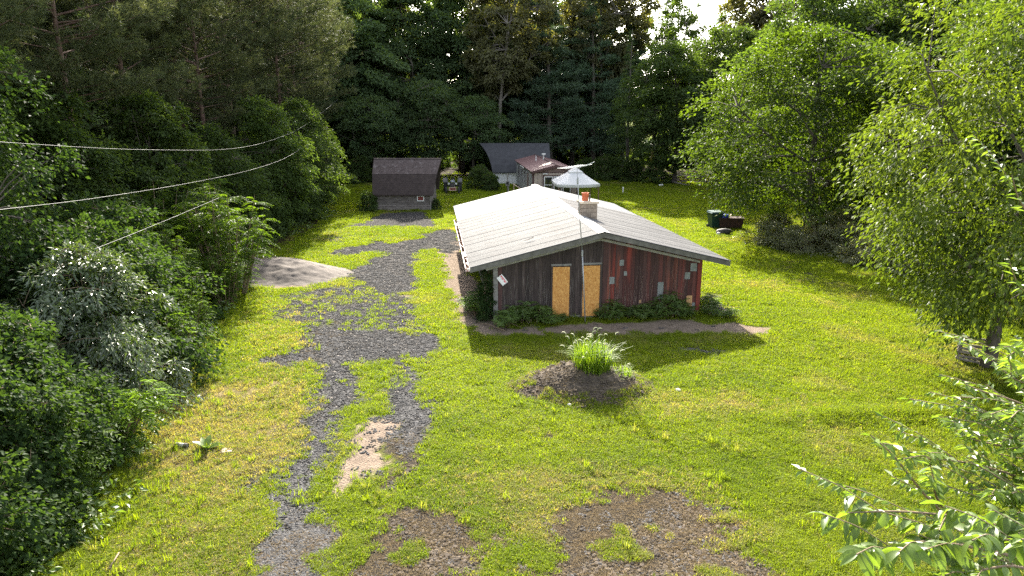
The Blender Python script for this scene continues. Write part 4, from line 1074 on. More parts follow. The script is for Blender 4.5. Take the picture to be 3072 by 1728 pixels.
mp = thing('meter_post', 'grey electric meter box on a post by the trailer', 'meter', (-.42, 66.5, 0))
MB().box(-.05, .05, -.05, .05, 0, 2.3).build('post', M['bark_grey'], mp)
mb_ = MB().box(-.19, .19, -.16, -.052, 1.15, 1.6).build('meter_box', M['trim_grey'], mp); MB().lathe([(.11, 0), (.11, .08), (.06, .11), (0, .11)], 14, (0, -.27, 1.42), 'y').build('dial', M['glass'], mb_)
MB().tube([(.09, -.08, 0), (.09, -.08, 1.15)], .03, 8).build('conduit', M['galv_pipe'], mp)
MB().bar((-.16, 0, 2.2), (.16, 0, 2.2), .06, .08).build('cross_arm', M['bark_grey'], mp)
dk = thing('deck', 'low weathered wooden platform at the trailer door', 'deck', (.35, 66.2, 0), math.radians(5.4))
for k in range(9): MB().box(-1.1, .95, -.95 + k * .21, -.95 + k * .21 + .19, .16, .2).build('board', M['siding'], dk)
for k in (-1, 0, .85): MB().box(k - .04, k + .04, -.94, .92, 0, .158).build('joist', M['siding'], dk)
rl = thing('handrail', 'pale wooden handrail leaning from the platform beside the trailer', 'handrail', (.62, 67.9, 0), math.radians(5.4))
MB().bar((-.45, .5, 1.15), (.5, -.9, .55), .08, .05).build('rail', M['wood_pale'], rl)
for q in ((-.4, .43, 1.1), (.45, -.83, .56)): MB().box(q[0] - .035, q[0] + .035, q[1] - .035, q[1] + .035, 0, q[2]).build('post', M['wood_pale'], rl)

# mound of soil, pile of sand
def mound_mesh(name, cx, cy, rx, ry, h, seed, mat, n=64, peak=1.5, yaw=0.0, ridges=()):
    u = np.linspace(-1.15, 1.15, n); X, Y = np.meshgrid(u, u)
    rr = np.sqrt(X ** 2 + Y ** 2) * (1 + .22 * (vnoise(X * 2 + seed, Y * 2, seed, 2) - .5))
    Zm = np.clip(1 - rr, 0, 1) ** 1.0; Zm = (Zm * Zm * (3 - 2 * Zm)) ** (1 / peak)
    for (ax, ay, ar, ah) in ridges: Zm = np.maximum(Zm, ah * np.clip(1 - np.hypot(X - ax, Y - ay) / ar, 0, 1) ** .8)
    Zm = Zm * h * (1 + .35 * (vnoise(X * 5, Y * 5, seed + 2, 3) - .5)) + (vnoise(X * 16, Y * 16, seed + 4, 3) - .5) * .09 * h * (rr < 1)
    Zm = np.where(rr >= 1.0, -.12, Zm)
    c, s = math.cos(yaw), math.sin(yaw); xx = X * rx; yy = Y * ry
    XX = cx + xx * c - yy * s; YY = cy + xx * s + yy * c; zg_ = height(XX, YY)
    idx = np.arange(n * n).reshape(n, n)
    ff = np.stack([idx[:-1, :-1], idx[:-1, 1:], idx[1:, 1:], idx[1:, :-1]], -1).reshape(-1, 4)
    return mesh_np(name, np.stack([XX, YY, Zm + zg_ - .01], -1).reshape(-1, 3), [ff], mat, None, True)
M['soil'] = pm('mound_soil', (.032, .025, .019), (.1, .077, .056), 5, .97, 1.0, bscale=25, c3=(.16, .12, .075), c3scale=9, c3lo=.56, c3hi=.7)
M['sand'] = pm('pile_sand', (.085, .07, .06), (.14, .118, .102), 3, .97, .8, bscale=18, c3=(.07, .057, .047), c3scale=4, c3lo=.6, c3hi=.72)
mc = G(1475, 985)
md = obj('dirt_mound', mound_mesh('dirt_mound', mc[0], mc[1] + .35, 2.3, 1.6, .7, 3, M['soil'], 96, 1.3, .05, ((-.45, -.1, .5, .5), (.45, .1, .4, .45))))
tag(md, 'brown mound of soil on the lawn in front of the house', 'mound')
pc = G(735, 690)
tag(obj('sand_pile', mound_mesh('sand_pile', pc[0] - .6, pc[1], 3.6, 2.7, .8, 8, M['sand'], 80, 1.3, -.1, ((-.4, .1, .55, 1.0), (.35, -.1, .5, .35)))), 'low pile of pinkish sand at the left edge of the gravel drive', 'sand pile')

# stones, litter and sticks in the grass
M['stone'] = pm('stone_white', (.45, .42, .38), (.6, .57, .53), 5, .9, .3)
def stone(x, y, s, label, mat='stone', seed=1, zoff=.4, h=0.0):
    v, f_ = lump(seed, s, s * .75, s * .6, 2, .22); p = G(x, y); g = float(height(np.array([p[0]]), np.array([p[1]]))[0])
    tag(obj('stone', mesh_np('stone', v, [f_], M[mat]), None, p + np.array([0, 0, g + s * zoff + h])), label, 'stone')
stone(1437, 994, .085, 'pale stone on the near face of the soil mound, highest of three', seed=2, h=.24)
stone(1421, 1009, .07, 'pale stone on the near face of the soil mound, leftmost of three', seed=3, h=.1)
stone(1432, 1025, .065, 'pale stone at the foot of the soil mound in the grass', seed=4, h=.02)
stone(1705, 985, .09, 'flat white stone lying in the grass right of the soil mound', seed=5)
stone(500, 998, .08, 'small white stone in dry grass at the left edge by the shrubs', seed=6)
stone(1330, 815, .06, 'grey stone on the sand strip in front of the house', seed=7)
p = G(570, 1138); m = MB(); m.hexa([p + q for q in np.array([(-.13, -.1, .03), (.15, -.08, .05), (.12, .1, .03), (-.1, .09, .06), (-.13, -.1, .045), (.14, -.07, .075), (.12, .1, .05), (-.1, .09, .08)])])
tag(m.build('paper_scrap', M['wood_pale']), 'crumpled pale scrap lying in dry grass right of the broad leaved weed', 'scrap')
M['pipe_grey'] = pm('pipe_grey', (.25, .24, .23), (.4, .38, .36), 9, .7)
p = G(458, 1126); pi = thing('pipe_end', 'short piece of grey white pipe lying in dry grass by the broad leaved weed', 'pipe', p + np.array([0, 0, .07]), math.radians(-15))
MB().lathe([(.04, -.15), (.05, -.15), (.05, .15), (.04, .15), (.04, -.15)], 14, axis='x').build('pipe', M['pipe_grey'], pi, True)
MB().lathe([(.052, .08), (.06, .08), (.06, .17), (.052, .17)], 14, axis='x').build('collar', M['tractor_dark'], pi)
def stick(pts, r0, label):
    m = MB(); m.tube(pts, np.linspace(r0, r0 * .6, len(pts)), 6)
    tag(m.build('stick', M['twig'], None, True), label, 'stick')
a = G(275, 1437); b = G(300, 1395); stick([a + [0, 0, .05], (a + b) / 2 + [.02, 0, .07], b + [0, 0, .04]], .022, 'broken stick lying in short grass at the bottom left')
a = G(1245, 818); b = G(1310, 826); stick([a + [0, 0, .05], (a + b) / 2 + [.1, .15, .1], b + [0, 0, .04]], .025, 'crooked bare branch on the sand strip by the front weeds')
a = G(1270, 835); b = G(1195, 812); stick([a + [0, 0, .05], (a + b) / 2 + [0, .05, .08], b + [0, 0, .04]], .02, 'thin bare branch on the sand strip near the house left corner')

# overhead cables
M['cable'] = pm('cable', (.12, .12, .12), (.17, .17, .16), 4, .6)
def cable(pts, rad, label):
    P = np.array([W(*q) for q in pts]); t = np.linspace(0, 1, len(P)); tt = np.linspace(0, 1, 40)
    Q = np.stack([np.interp(tt, t, P[:, i]) for i in range(3)], -1)
    for _ in range(6): Q[1:-1] = (Q[:-2] + 2 * Q[1:-1] + Q[2:]) / 4
    tag(MB().tube(Q, rad, 6).build('cable', M['cable'], None, True), label, 'cable')
cable([(-60, 353, 15), (0, 357, 16), (290, 376, 21), (560, 379, 30), (660, 362, 37), (760, 325, 48), (850, 250, 70)], .0045, 'uppermost of three overhead cables crossing in front of the left trees')
cable([(-60, 535, 10), (0, 527, 11), (200, 505, 15), (440, 468, 21), (620, 432, 29), (720, 400, 38), (790, 350, 54)], .0042, 'middle overhead cable sloping up along the left trees')
cable([(236, 627, 14), (330, 590, 17), (440, 545, 21), (550, 498, 26)], .004, 'lowest and shortest overhead cable ending behind the pinnate sapling')

# ------------------------------------------------------------------ scattering of uncountable ground cover
def scatter(name, pts, rotz, scale, sources, label, tint=None, dry=None, tilt=None):
    n = len(pts); me = bpy.data.meshes.new(name)
    me.vertices.add(n); me.vertices.foreach_set('co', np.asarray(pts, np.float32).ravel())
    rot = np.zeros((n, 3), np.float32); rot[:, 2] = rotz
    if tilt is not None: rot[:, :2] = tilt
    a = me.attributes.new('rot', 'FLOAT_VECTOR', 'POINT'); a.data.foreach_set('vector', rot.ravel())
    a = me.attributes.new('scl', 'FLOAT', 'POINT'); a.data.foreach_set('value', np.asarray(scale, np.float32))
    a = me.attributes.new('pick', 'INT', 'POINT'); a.data.foreach_set('value', rng.integers(0, len(sources), n).astype(np.int32))
    a = me.attributes.new('tint', 'FLOAT', 'POINT'); a.data.foreach_set('value', np.asarray(tint if tint is not None else rng.random(n), np.float32))
    a = me.attributes.new('dry', 'FLOAT', 'POINT'); a.data.foreach_set('value', np.asarray(dry if dry is not None else np.zeros(n), np.float32))
    o = bpy.data.objects.new(name, me); C.objects.link(o)
    ng = bpy.data.node_groups.new(name, 'GeometryNodeTree')
    ng.interface.new_socket('Geometry', in_out='INPUT', socket_type='NodeSocketGeometry')
    ng.interface.new_socket('Geometry', in_out='OUTPUT', socket_type='NodeSocketGeometry')
    N = ng.nodes; gi = N.new('NodeGroupInput'); go = N.new('NodeGroupOutput'); jn = N.new('GeometryNodeJoinGeometry'); ip = N.new('GeometryNodeInstanceOnPoints')
    for s in reversed(sources):
        oi = N.new('GeometryNodeObjectInfo'); oi.inputs['Object'].default_value = s; oi.inputs['As Instance'].default_value = True
        ng.links.new(oi.outputs['Geometry'], jn.inputs[0])
    def na(nm, t):
        q = N.new('GeometryNodeInputNamedAttribute'); q.data_type = t; q.inputs['Name'].default_value = nm; return q.outputs['Attribute']
    ng.links.new(gi.outputs[0], ip.inputs['Points']); ng.links.new(jn.outputs[0], ip.inputs['Instance'])
    ip.inputs['Pick Instance'].default_value = True
    ng.links.new(na('pick', 'INT'), ip.inputs['Instance Index'])
    e2r = N.new('FunctionNodeEulerToRotation'); ng.links.new(na('rot', 'FLOAT_VECTOR'), e2r.inputs[0]); ng.links.new(e2r.outputs[0], ip.inputs['Rotation'])
    ng.links.new(na('scl', 'FLOAT'), ip.inputs['Scale'])
    ng.links.new(ip.outputs[0], go.inputs[0])
    md_ = o.modifiers.new('scatter', 'NODES'); md_.node_group = ng
    return tag(o, label, kind='stuff')
def source(name, me): return bpy.data.objects.new(name, me)      # kept out of the scene, drawn only through scatter()
def blades(seed, n, rad, h0, h1, w, mat, lean=.5, bend=.5):
    r = np.random.default_rng(seed); a = r.random(n) * 6.283; q = np.sqrt(r.random(n)) * rad
    P = np.stack([np.cos(a) * q, np.sin(a) * q, np.full(n, -.01)], -1)
    az = r.random(n) * 6.283; d = np.stack([np.cos(az), np.sin(az), np.zeros(n)], -1); s = np.stack([-np.sin(az), np.cos(az), np.zeros(n)], -1)
    h = r.uniform(h0, h1, n)[:, None]; ln = (r.uniform(.1, 1, n) * lean)[:, None]; ww = w * r.uniform(.7, 1.3, n)[:, None]
    up = np.array([0, 0, 1.0])
    m1 = P + up * h * .6 + d * h * ln * .45; tp = P + up * h * (1 - bend * ln * .5) + d * h * ln * 1.25
    V = np.stack([P - s * ww, P + s * ww, m1 + s * ww * .8, m1 - s * ww * .8, tp], 1).reshape(-1, 3)
    i = np.arange(n)[:, None] * 5
    return mesh_np('blades', V, [i + np.array([[2, 3, 4]]), i + np.array([[0, 1, 2, 3]])], mat, np.tile(r.random(n), 2))
L['grass'] = leafmat('leaf_grass', (.075, .125, .01), (.228, .265, .02), .5, .6, .08, (1.72, 1.75, .4), True, (.28, .225, .14))
tuft = [source('grass_tuft', blades(20 + k, 17, .075, .045, .1, .0048, L['grass'], .9, .6)) for k in range(4)]
wide_tuft = [source('wide_tuft', blades(30 + k, 26, .2, .06, .12, .011, L['grass'], .9, .6)) for k in range(3)]
tall_tuft = [source('tall_tuft', blades(40 + k, 15, .08, .14, .34, .0065, L['grass'], .8, .9)) for k in range(3)]

def frustum_points(n, d0, d1, power=1.0, margin=2.5):
    """ground points, denser near the view point"""
    t = rng.random(n); d = d0 * (d1 / d0) ** t if power == 1.0 else (d0 ** (1 - power) + t * (d1 ** (1 - power) - d0 ** (1 - power))) ** (1 / (1 - power))
    hw_ = .8 * d + margin
    x = rng.uniform(-1, 1, n) * hw_
    return x, d
def in_house(X, Y, pad=.1):
    a = (X - HO[0]) * hu[0] + (Y - HO[1]) * hu[1]; b = (X - HO[0]) * hv[0] + (Y - HO[1]) * hv[1]
    return (np.abs(a) < UW + pad) & (b > -pad) & (b < VR)
def blocked(X, Y):
    m_ = in_house(X, Y)
    m_ |= (np.abs(X - SX) < 2.4) & (Y > 57.5) & (Y < 62)
    m_ |= (X > BXL) & (X < BXR) & (Y > 79.4) & (Y < 87)
    m_ |= (np.abs(X - 3.9 + (Y - 62.5) * .094) < 2.1) & (Y > 62.4) & (Y < 77.4)
    return m_
X, Y = frustum_points(290000, 9.3, 95, 1.25)
bare = np.clip(zone('gravel', X, Y) * 1.12 + zone('sand', X, Y) * 1.2 + zone('soil', X, Y) * 1.06, 0, 1)
lit_ = zone('litter', X, Y); dr_ = zone('dry', X, Y)
pz = (1 - bare) ** 1.5 + .6 * (vnoise(X * 1.6, Y * 1.6, 19, 2) > .64) * (zone('soil', X, Y) > .3)
pz = np.clip(pz, 0, 1)
pz *= 1 - lit_ * .93
pz *= 1 - dr_ * .62
patchy = vnoise(X * 1.1, Y * 1.1, 21, 3)
pz *= sstep(.2, .42, patchy) * .75 + .25
dm = np.hypot((X - mc[0]) / 2.0, (Y - mc[1] - .35) / 1.35); pz *= sstep(.85, 1.05, dm)
ds = np.hypot((X - pc[0] + .6) / 3.3, (Y - pc[1]) / 2.4); pz *= sstep(.85, 1.05, ds)
sel = (rng.random(len(X)) < pz) & ~blocked(X, Y)
# clumpy gaps make the mown turf uneven
X, Y, dr_, patchy = X[sel], Y[sel], dr_[sel], patchy[sel]
h_ = height(X, Y)
tone = np.clip(vnoise(X * .55, Y * .55, 31, 3) * .9 + vnoise(X * 3, Y * 3, 33, 2) * .5 - .25, 0, 1)
dryv = np.clip((vnoise(X * .5 + 9, Y * .5, 41, 3) - .6) * 2.2, 0, .5) * (rng.random(len(X)) < .75) + np.where(rng.random(len(X)) < dr_ * 1.15, rng.uniform(.4, 1, len(X)), 0) + (rng.random(len(X)) < .04) * .6
dryv = np.clip(dryv, 0, 1)
far_ = Y > 27 + rng.normal(0, 4, len(X))
vig = .75 + .6 * vnoise(X * 1.7, Y * 1.7, 51, 2)
n1 = ~far_
def put(nm, s, src, sc_, lab):
    scatter(nm, np.stack([X[s], Y[s], h_[s]], -1), rng.random(s.sum()) * 6.283, sc_, src, lab, tone[s], dryv[s])
put('lawn_grass', n1, tuft, (rng.uniform(.75, 1.3, n1.sum()) * vig[n1] * (1 + np.clip(Y[n1] - 12, 0, 20) * .025)), 'short patchy sunlit lawn grass near the viewer')
put('lawn_grass', far_, wide_tuft, rng.uniform(.7, 1.1, far_.sum()) * vig[far_] * (1 + np.clip(Y[far_] - 30, 0, 60) * .02), 'short lawn grass round and beyond the house')
# taller ragged tufts
X, Y = frustum_points(9000, 9.3, 60, 1.2)
bare = np.clip(zone('gravel', X, Y) + zone('sand', X, Y) * 1.1 + zone('soil', X, Y) * .9, 0, 1)
le = np.interp(Y, [8, 12.7, 17.5, 22, 30, 38, 52, 80], [-8.2, -7.8, -9.2, -10.4, -11.2, -13.6, -13.2, -19])
edge_ = np.exp(-((X - le - .2) / 1.1) ** 2)
house_edge = in_house(X, Y, .9) & ~in_house(X, Y, .05)
pt = (.04 + .6 * edge_ + .5 * house_edge + .3 * (vnoise(X * .9, Y * .9, 61, 2) > .66)) * (1 - bare)
sel = (rng.random(len(X)) < pt) & ~blocked(X, Y) & (zone('litter', X, Y) < .5)
X, Y = X[sel], Y[sel]
scatter('tall_grass', np.stack([X, Y, height(X, Y)], -1), rng.random(len(X)) * 6.283, rng.uniform(.6, 1.15, len(X)), tall_tuft, 'longer ragged grass at the edges of the lawn', rng.random(len(X)) * .8, (rng.random(len(X)) < .12) * rng.uniform(.2, .6, len(X)))
# dead thatch and straw on the bare soil
L['straw'] = leafmat('leaf_straw', (.16, .12, .07), (.34, .27, .16), .2, .7, .2, (1.1, 1.0, .8))
def straw(seed):
    r = np.random.default_rng(seed); n = 16; P = np.stack([r.uniform(-.14, .14, n), r.uniform(-.14, .14, n), r.uniform(.004, .03, n)], -1)
    D = unit(np.stack([r.normal(size=n), r.normal(size=n), r.normal(0, .22, n)], -1)); N = unit(np.array([0, 0, 1.0]) + r.normal(0, .4, (n, 3)))
    return leaf_mesh('straw', P, D, N, r.uniform(.05, .14, n), .006, r.random(n), L['straw'])
X, Y = frustum_points(46000, 9.3, 34, 1.3)
zz_ = np.clip(zone('soil', X, Y) * .75 + zone('dry', X, Y) * 1.1, 0, 1)
sel = (rng.random(len(X)) < zz_) & ~blocked(X, Y)
X, Y = X[sel], Y[sel]
dm = np.clip(1 - np.hypot((X - mc[0]) / 2.1, (Y - mc[1] - .35) / 1.45), 0, 1)
sel = dm < .15; X, Y = X[sel], Y[sel]
scatter('dead_straw', np.stack([X, Y, height(X, Y)], -1), rng.random(len(X)) * 6.283, rng.uniform(.6, 1.2, len(X)), [source('straw', straw(k)) for k in range(4)], 'dead straw and clippings lying on bare soil')
# gravel stones
M['gravel_stone'] = pm('gravel_stone', (.026, .0248, .0245), (.078, .074, .072), 4, .85, .3, rand=.55, c3=(.36, .34, .32), c3scale=2, c3lo=.62, c3hi=.7)
def pebbles(seed):
    m = MB(); r = np.random.default_rng(seed)
    for k in range(6):
        v, f_ = lump(seed * 7 + k, *(r.uniform(.018, .034) * np.array([1.2, .95, .7])), 1, .3)
        m.add(v + np.array([r.uniform(-.1, .1), r.uniform(-.1, .1), .008]), f_)
    return m.mesh('pebbles', M['gravel_stone'])
X, Y = frustum_points(120000, 9.3, 48, 1.3)
zz_ = zone('gravel', X, Y) + zone('soil', X, Y) * .05 + zone('sand', X, Y) * .02
sel = (rng.random(len(X)) < zz_) & ~blocked(X, Y); X, Y = X[sel], Y[sel]
scatter('gravel_stones', np.stack([X, Y, height(X, Y)], -1), rng.random(len(X)) * 6.283, rng.uniform(.55, 1.15, len(X)) * (1 + np.clip(Y - 20, 0, 30) * .012), [source('pebbles', pebbles(k)) for k in range(6)], 'dark grey crushed stone of the drive', None)
# clods of soil on the bare ground
def clods(seed):
    m = MB(); r = np.random.default_rng(seed)
    for k in range(5):
        v, f_ = lump(seed * 9 + k, *(r.uniform(.015, .045) * np.array([1.2, 1, .6])), 1, .35)
        m.add(v + np.array([r.uniform(-.14, .14), r.uniform(-.14, .14), .004]), f_)
    return m.mesh('clods', M['soil'])
X, Y = frustum_points(16000, 9.3, 22, 1.2)
sel = (rng.random(len(X)) < zone('soil', X, Y) * sstep(.35, .6, vnoise(X * .8, Y * .8, 71, 2))); X, Y = X[sel], Y[sel]
scatter('soil_clods', np.stack([X, Y, height(X, Y)], -1), rng.random(len(X)) * 6.283, rng.uniform(.5, 1.2, len(X)), [source('clods', clods(k)) for k in range(4)], 'small clods of dark soil on the bare ground')

# low broad leaved undergrowth along the wood edges
def weed_clump(seed, n=40, R=.28, H=.35, ll=.1):
    r = np.random.default_rng(seed); a = r.random(n) * 6.283; q = np.sqrt(r.random(n)) * R; z = H * r.random(n) ** .7 * (1 - .5 * q / R)
    P = np.stack([np.cos(a) * q, np.sin(a) * q, z], -1); D = np.stack([np.cos(a), np.sin(a), r.uniform(-.5, .3, n)], -1) + r.normal(0, .4, (n, 3))
    N = unit(np.array([0, 0, 1.0]) + r.normal(0, .4, (n, 3)))
    return leaf_mesh('weed_clump', P, D, N, ll * r.uniform(.6, 1.3, n), ll * .6, r.random(n), L['weed'])
X, Y = frustum_points(26000, 9, 92, 1.15, 6)
le = np.interp(Y, [8, 12.7, 17.5, 22, 30, 38, 52, 80], [-8.6, -8.3, -9.8, -11.0, -12, -14.6, -13.8, -19.5])
ri = np.interp(Y, [8, 24, 34, 50, 60, 70, 84], [19, 19, 18, 21, 26, 29.5, 30])
wl_ = sstep(-.3, .8, le - X) * (1 - sstep(2.5, 5, le - X)) + .6 * sstep(0, 2, X - ri) * (Y > 30) + .8 * np.exp(-((Y - 88.5) / 2.5) ** 2) * ((X < -11) | (X > 7))
wl_ = np.clip(wl_, 0, 1) * sstep(.25, .5, vnoise(X * .7, Y * .7, 81, 2))
sel = (rng.random(len(X)) < wl_) & ~blocked(X, Y); X, Y = X[sel], Y[sel]
scatter('undergrowth', np.stack([X, Y, height(X, Y)], -1), rng.random(len(X)) * 6.283, rng.uniform(.6, 1.5, len(X)) * (1 + Y * .012), [source('weed_clump', weed_clump(k)) for k in range(5)], 'low leafy undergrowth along the edges of the wood')

# ------------------------------------------------------------------ trees and shrubs
def tmesh(gen):
    tb, me = gen; return tb.mesh('trunk', M['bark'], True), me
def grow(name, gen, bark, label, cat, xy, rotz=0.0, scale=1.0, group=None, leafname='crown'):
    return plant(name, gen, bark, label, cat, (xy[0], xy[1], -.03), rotz, scale, group, leafname)

# right lawn trees
grow('tree', broadleaf(1, 13.4, 1.9, 4.9, 360, 125, .18, L['light'], 'oval', .17, (.3, 0), .9, .2, flat=.45, limb_k=10, wid=.5, hang=.8), M['bark'], 'tall pale yellow green drooping tree standing nearest at the right beside the slatted crate', 'tree', (15.3, 21.0))
grow('tree', broadleaf(2, 13.8, 2.4, 7.4, 380, 150, .22, L['maple'], 'wide', .3, (-.3, 0), .55, .2, flat=.35, limb_k=12, wid=.62), M['bark'], 'broad spreading bright green tree rising behind the brambles on the right', 'tree', (19.8, 45.8), 0, (1.04, 1.0, .94))
t_mid = grow('tree', broadleaf(3, 16, 2.0, 5.6, 300, 130, .3, L['mid'], 'oval', .22, (0, 0), .5, .22, flat=.4, limb_k=9), M['bark'], 'mid green tree at the far right corner of the lawn', 'tree', (18.6, 80))
copy_tree(t_mid, (24.5, 84, 0), 2.1, (1.1, 1.1, 1.12), 'tall green tree behind the left side of the spreading bright tree')
copy_tree(t_mid, (27.5, 37.5, 0), 1.0, (.95, .95, .92), 'leafy tree directly behind the pale drooping tree on the right')
copy_tree(t_mid, (32, 60, 0), 4.0, (1.2, 1.2, 1.2), 'tall tree rising above the right shoulder of the spreading bright tree')
copy_tree(t_mid, (26.5, 66, 0), 2.6, (1.1, 1.1, 1.22), 'tall tree rising directly above the crown of the spreading bright tree')
copy_tree(t_mid, (38.5, 55, 0), 1.6, (1.15, 1.15, 1.25), 'tall tree near the right picture edge above the pale drooping tree')
copy_tree(t_mid, (33, 45, 0), .4, (1.0, 1.0, 1.1), 'tree between the spreading bright tree and the pale drooping tree')
copy_tree(t_mid, (24.5, 26.5, 0), 3.0, (.8, .8, .95), 'leafy tree at the right picture edge behind the pale drooping tree')
copy_tree(t_mid, (40, 74, 0), 5.1, (1.2, 1.2, 1.1), 'leafy tree in the distance at the right end of the wood edge')
t_sparse = grow('tree', broadleaf(4, 24, 8, 4.6, 150, 70, .34, L['mid'], 'oval', .28, (.4, 0), .4, .17, flat=.5, limb_k=9), M['bark_grey'], 'tall sparse tree against the bright sky right of the dark conifers', 'tree', (24.5, 104))
copy_tree(t_sparse, (31, 101, 0), 2.2, (1, 1, .98), 'tall sparse tree against the sky above the spreading bright tree')
copy_tree(t_sparse, (22, 110, 0), 4.0, (1.1, 1.1, 1.05), 'tall sparse tree farthest back in the bright sky gap')
# back row
t_dark = grow('tree', broadleaf(5, 25.5, 4.5, 6.6, 330, 130, .46, L['dark'], 'oval', .32, (0, 0), .5, .2, flat=.4, limb_k=9), M['bark'], 'tall dark broadleaf tree directly behind the brown shed', 'tree', (-13, 94))
for q in ((-19.5, 90, .9, 1.3, 'tall dark broadleaf tree at the left end of the back row by the pines'), (-7, 98, 1.05, 2.5, 'tall dark broadleaf tree behind the parked tractor'), (-25, 97, 1.0, .6, 'dark broadleaf tree half hidden behind the red pines at the far end'), (-2.5, 104, 1.0, 3.3, 'tall dark broadleaf tree in the second rank left of the bare pale trunk'), (4, 110, 1.02, .4, 'tall dark broadleaf tree in the third rank above the barn'), (11, 108, .98, 5.1, 'tall dark broadleaf tree in the third rank behind the white pines')):
    copy_tree(t_dark, (q[0], q[1], 0), q[3], (q[2],) * 2 + (q[2] * 1.02,), q[4])
t_brown = grow('tree', broadleaf(6, 26, 10, 5.6, 230, 110, .42, L['brown'], 'oval', .33, (1.1, 0), .5, .18, flat=.5, limb_k=9), M['bark_grey'], 'tall olive tree with a long bare pale trunk in the middle of the back row', 'tree', (-1.9, 90))
for q in ((12.5, 98, 1.1, 4.2, 'olive crowned tree rising above the white pines at the right'), (35, 92, 1.1, 3.0, 'olive crowned tree high above the spreading bright tree')):
    copy_tree(t_brown, (q[0], q[1], 0), q[3], q[2], q[4])
copy_tree(t_brown, (-17, 100, 0), 2.0, (1.1, 1.1, 1.0), 'olive crowned tree rising above the dark trees behind the shed')
t_oak = grow('tree', broadleaf(7, 11.5, 3.0, 4.8, 170, 115, .3, L['dark'], 'round', .25, (0, 0), .5, .24, flat=.4, limb_k=9), M['bark'], 'lower round crowned tree in front of the back row above the brown shed', 'tree', (-9.8, 85))
copy_tree(t_oak, (-4.8, 87, 0), 2.2, (.85, .85, .85), 'lower round crowned tree between the tractor and the barn')
copy_tree(t_oak, (-16.5, 84, 0), 4.0, (.9, .9, .85), 'lower round crowned tree left of the brown shed')
copy_tree(t_oak, (1.6, 93, 0), 1.0, (.6, .6, .62), 'small leafy tree beside the long bare trunk above the barn')
t_wp = grow('pine_tree', pine(8, 26, 3.0, 5.8, 90, 90, 9, .6, .085, L['white_pine'], .34, .16, 8, 'cone', 1.3, .12), M['bark'], 'tall dark white pine with layered boughs directly behind the barn', 'tree', (5.2, 91))
for q in ((11, 93.5, .95, 1.2, 'tall dark white pine, middle one of those right of the barn'), (15.2, 99, .9, 2.9, 'tall dark white pine at the right, under the bright sky gap'), (8.2, 100, 1.08, 4.1, 'white pine standing in the second rank behind the barn'), (2.0, 103, 1.05, 5.2, 'white pine standing in the second rank behind the bare pale trunk')):
    copy_tree(t_wp, (q[0], q[1], 0), q[3], q[2], q[4])
t_sp = grow('spruce_tree', pine(9, 17.5, .8, 3.0, 80, 40, 8, .4, .06, L['dark'], .22, -.1, 0, 'cone', 1.1, .25), M['bark'], 'narrow dark spruce at the right end of the conifers', 'tree', (14.2, 86.5))
# red pines along the left
t_rp = grow('pine_tree', pine(10, 19.5, 6.2, 4.6, 88, 84, 18, .3, .03, L['needle'], .2, .3, 16, 'round', 1.15, .05), M['bark_red'], 'nearest tall red pine on the left with its bare reddish trunk in view', 'tree', (-18.9, 31))
for k, (x, y, s_, lab) in enumerate([(-20.6, 25.5, 1.0, 'red pine at the left picture edge in front of the other pines'), (-20.4, 37.5, 1.02, 'red pine second in the row along the drive'), (-19.2, 44, 1.0, 'red pine third in the row along the drive'), (-19.8, 51, 1.05, 'red pine fourth in the row along the drive'), (-18.9, 58.5, 1.05, 'red pine fifth in the row along the drive'), (-20.2, 66, 1.08, 'red pine sixth in the row along the drive'), (-21.0, 75, 1.1, 'last red pine at the far end of the row along the drive')]):
    copy_tree(t_rp, (x, y, 0), k * 1.7 + .6, (s_, s_, s_ * (1 + .04 * math.sin(k * 3))), lab)
for k, (x, y) in enumerate([(-25, 34), (-25.5, 44), (-25, 54), (-26, 65), (-27, 76)]):
    copy_tree(t_rp, (x, y, 0), k * 2.3, 1.05, 'red pine in the second rank behind the row along the drive', 'red pines in the second rank')
# left edge thicket
grow('vine_tree', broadleaf(12, 14.5, 1.5, 3.3, 260, 140, .13, L['vine'], 'oval', .2, (-.4, 0), .8, .24, flat=.5, limb_k=9, wid=.8, hang=1.2), M['bark'], 'tall tree draped in vines at the left picture edge', 'tree', (-16.6, 19.2))
t_sap = grow('sapling', sapling(13, 6.0, 1.9, 22, 26, .75, 9, .17, L['sapling'], .62, .36, .03), M['twig'], 'tall pinnate leaved sapling with sunlit top beside the sand pile', 'sapling', (-12.7, 30.3), leafname='foliage')
for q in ((-15.3, 27, .95, 1.0, 'pinnate sapling left of the sunlit one under the overhead cable'), (-13.4, 26.2, .66, 2.2, 'lower pinnate sapling in shade in front of the sunlit one'), (-16.6, 31.8, 1.05, 3.2, 'pinnate sapling in shade at the foot of the nearest red pine'), (-12.2, 28.4, .5, 4.4, 'small pinnate sapling at the wood edge near the sand pile'), (-17.4, 37.5, 1.05, 5.0, 'pinnate sapling behind the sand pile'), (-11.6, 23.8, .42, .4, 'small bright pinnate sapling standing out from the wood edge'), (-12.6, 22.2, .55, 5.5, 'low pinnate sapling behind the glossy shrub')):
    copy_tree(t_sap, (q[0], q[1], 0), q[3], q[2], q[4])
t_vs = grow('shrub', broadleaf(14, 4.5, .25, 2.3, 180, 110, .16, L['shiny'], 'bush', .05, (0, 0), .7, .22, flat=.35, limb_k=8, wid=.36, nvar=.24, tilt=.8), M['twig'], 'glossy leaved shrub glinting white in the sun at the left', 'shrub', (-11.7, 18.4), leafname='foliage')
copy_tree(t_vs, (-14.2, 16.4, 0), 2.0, (.95, .95, .9), 'glossy shrub in shade behind the glinting one at the left edge')
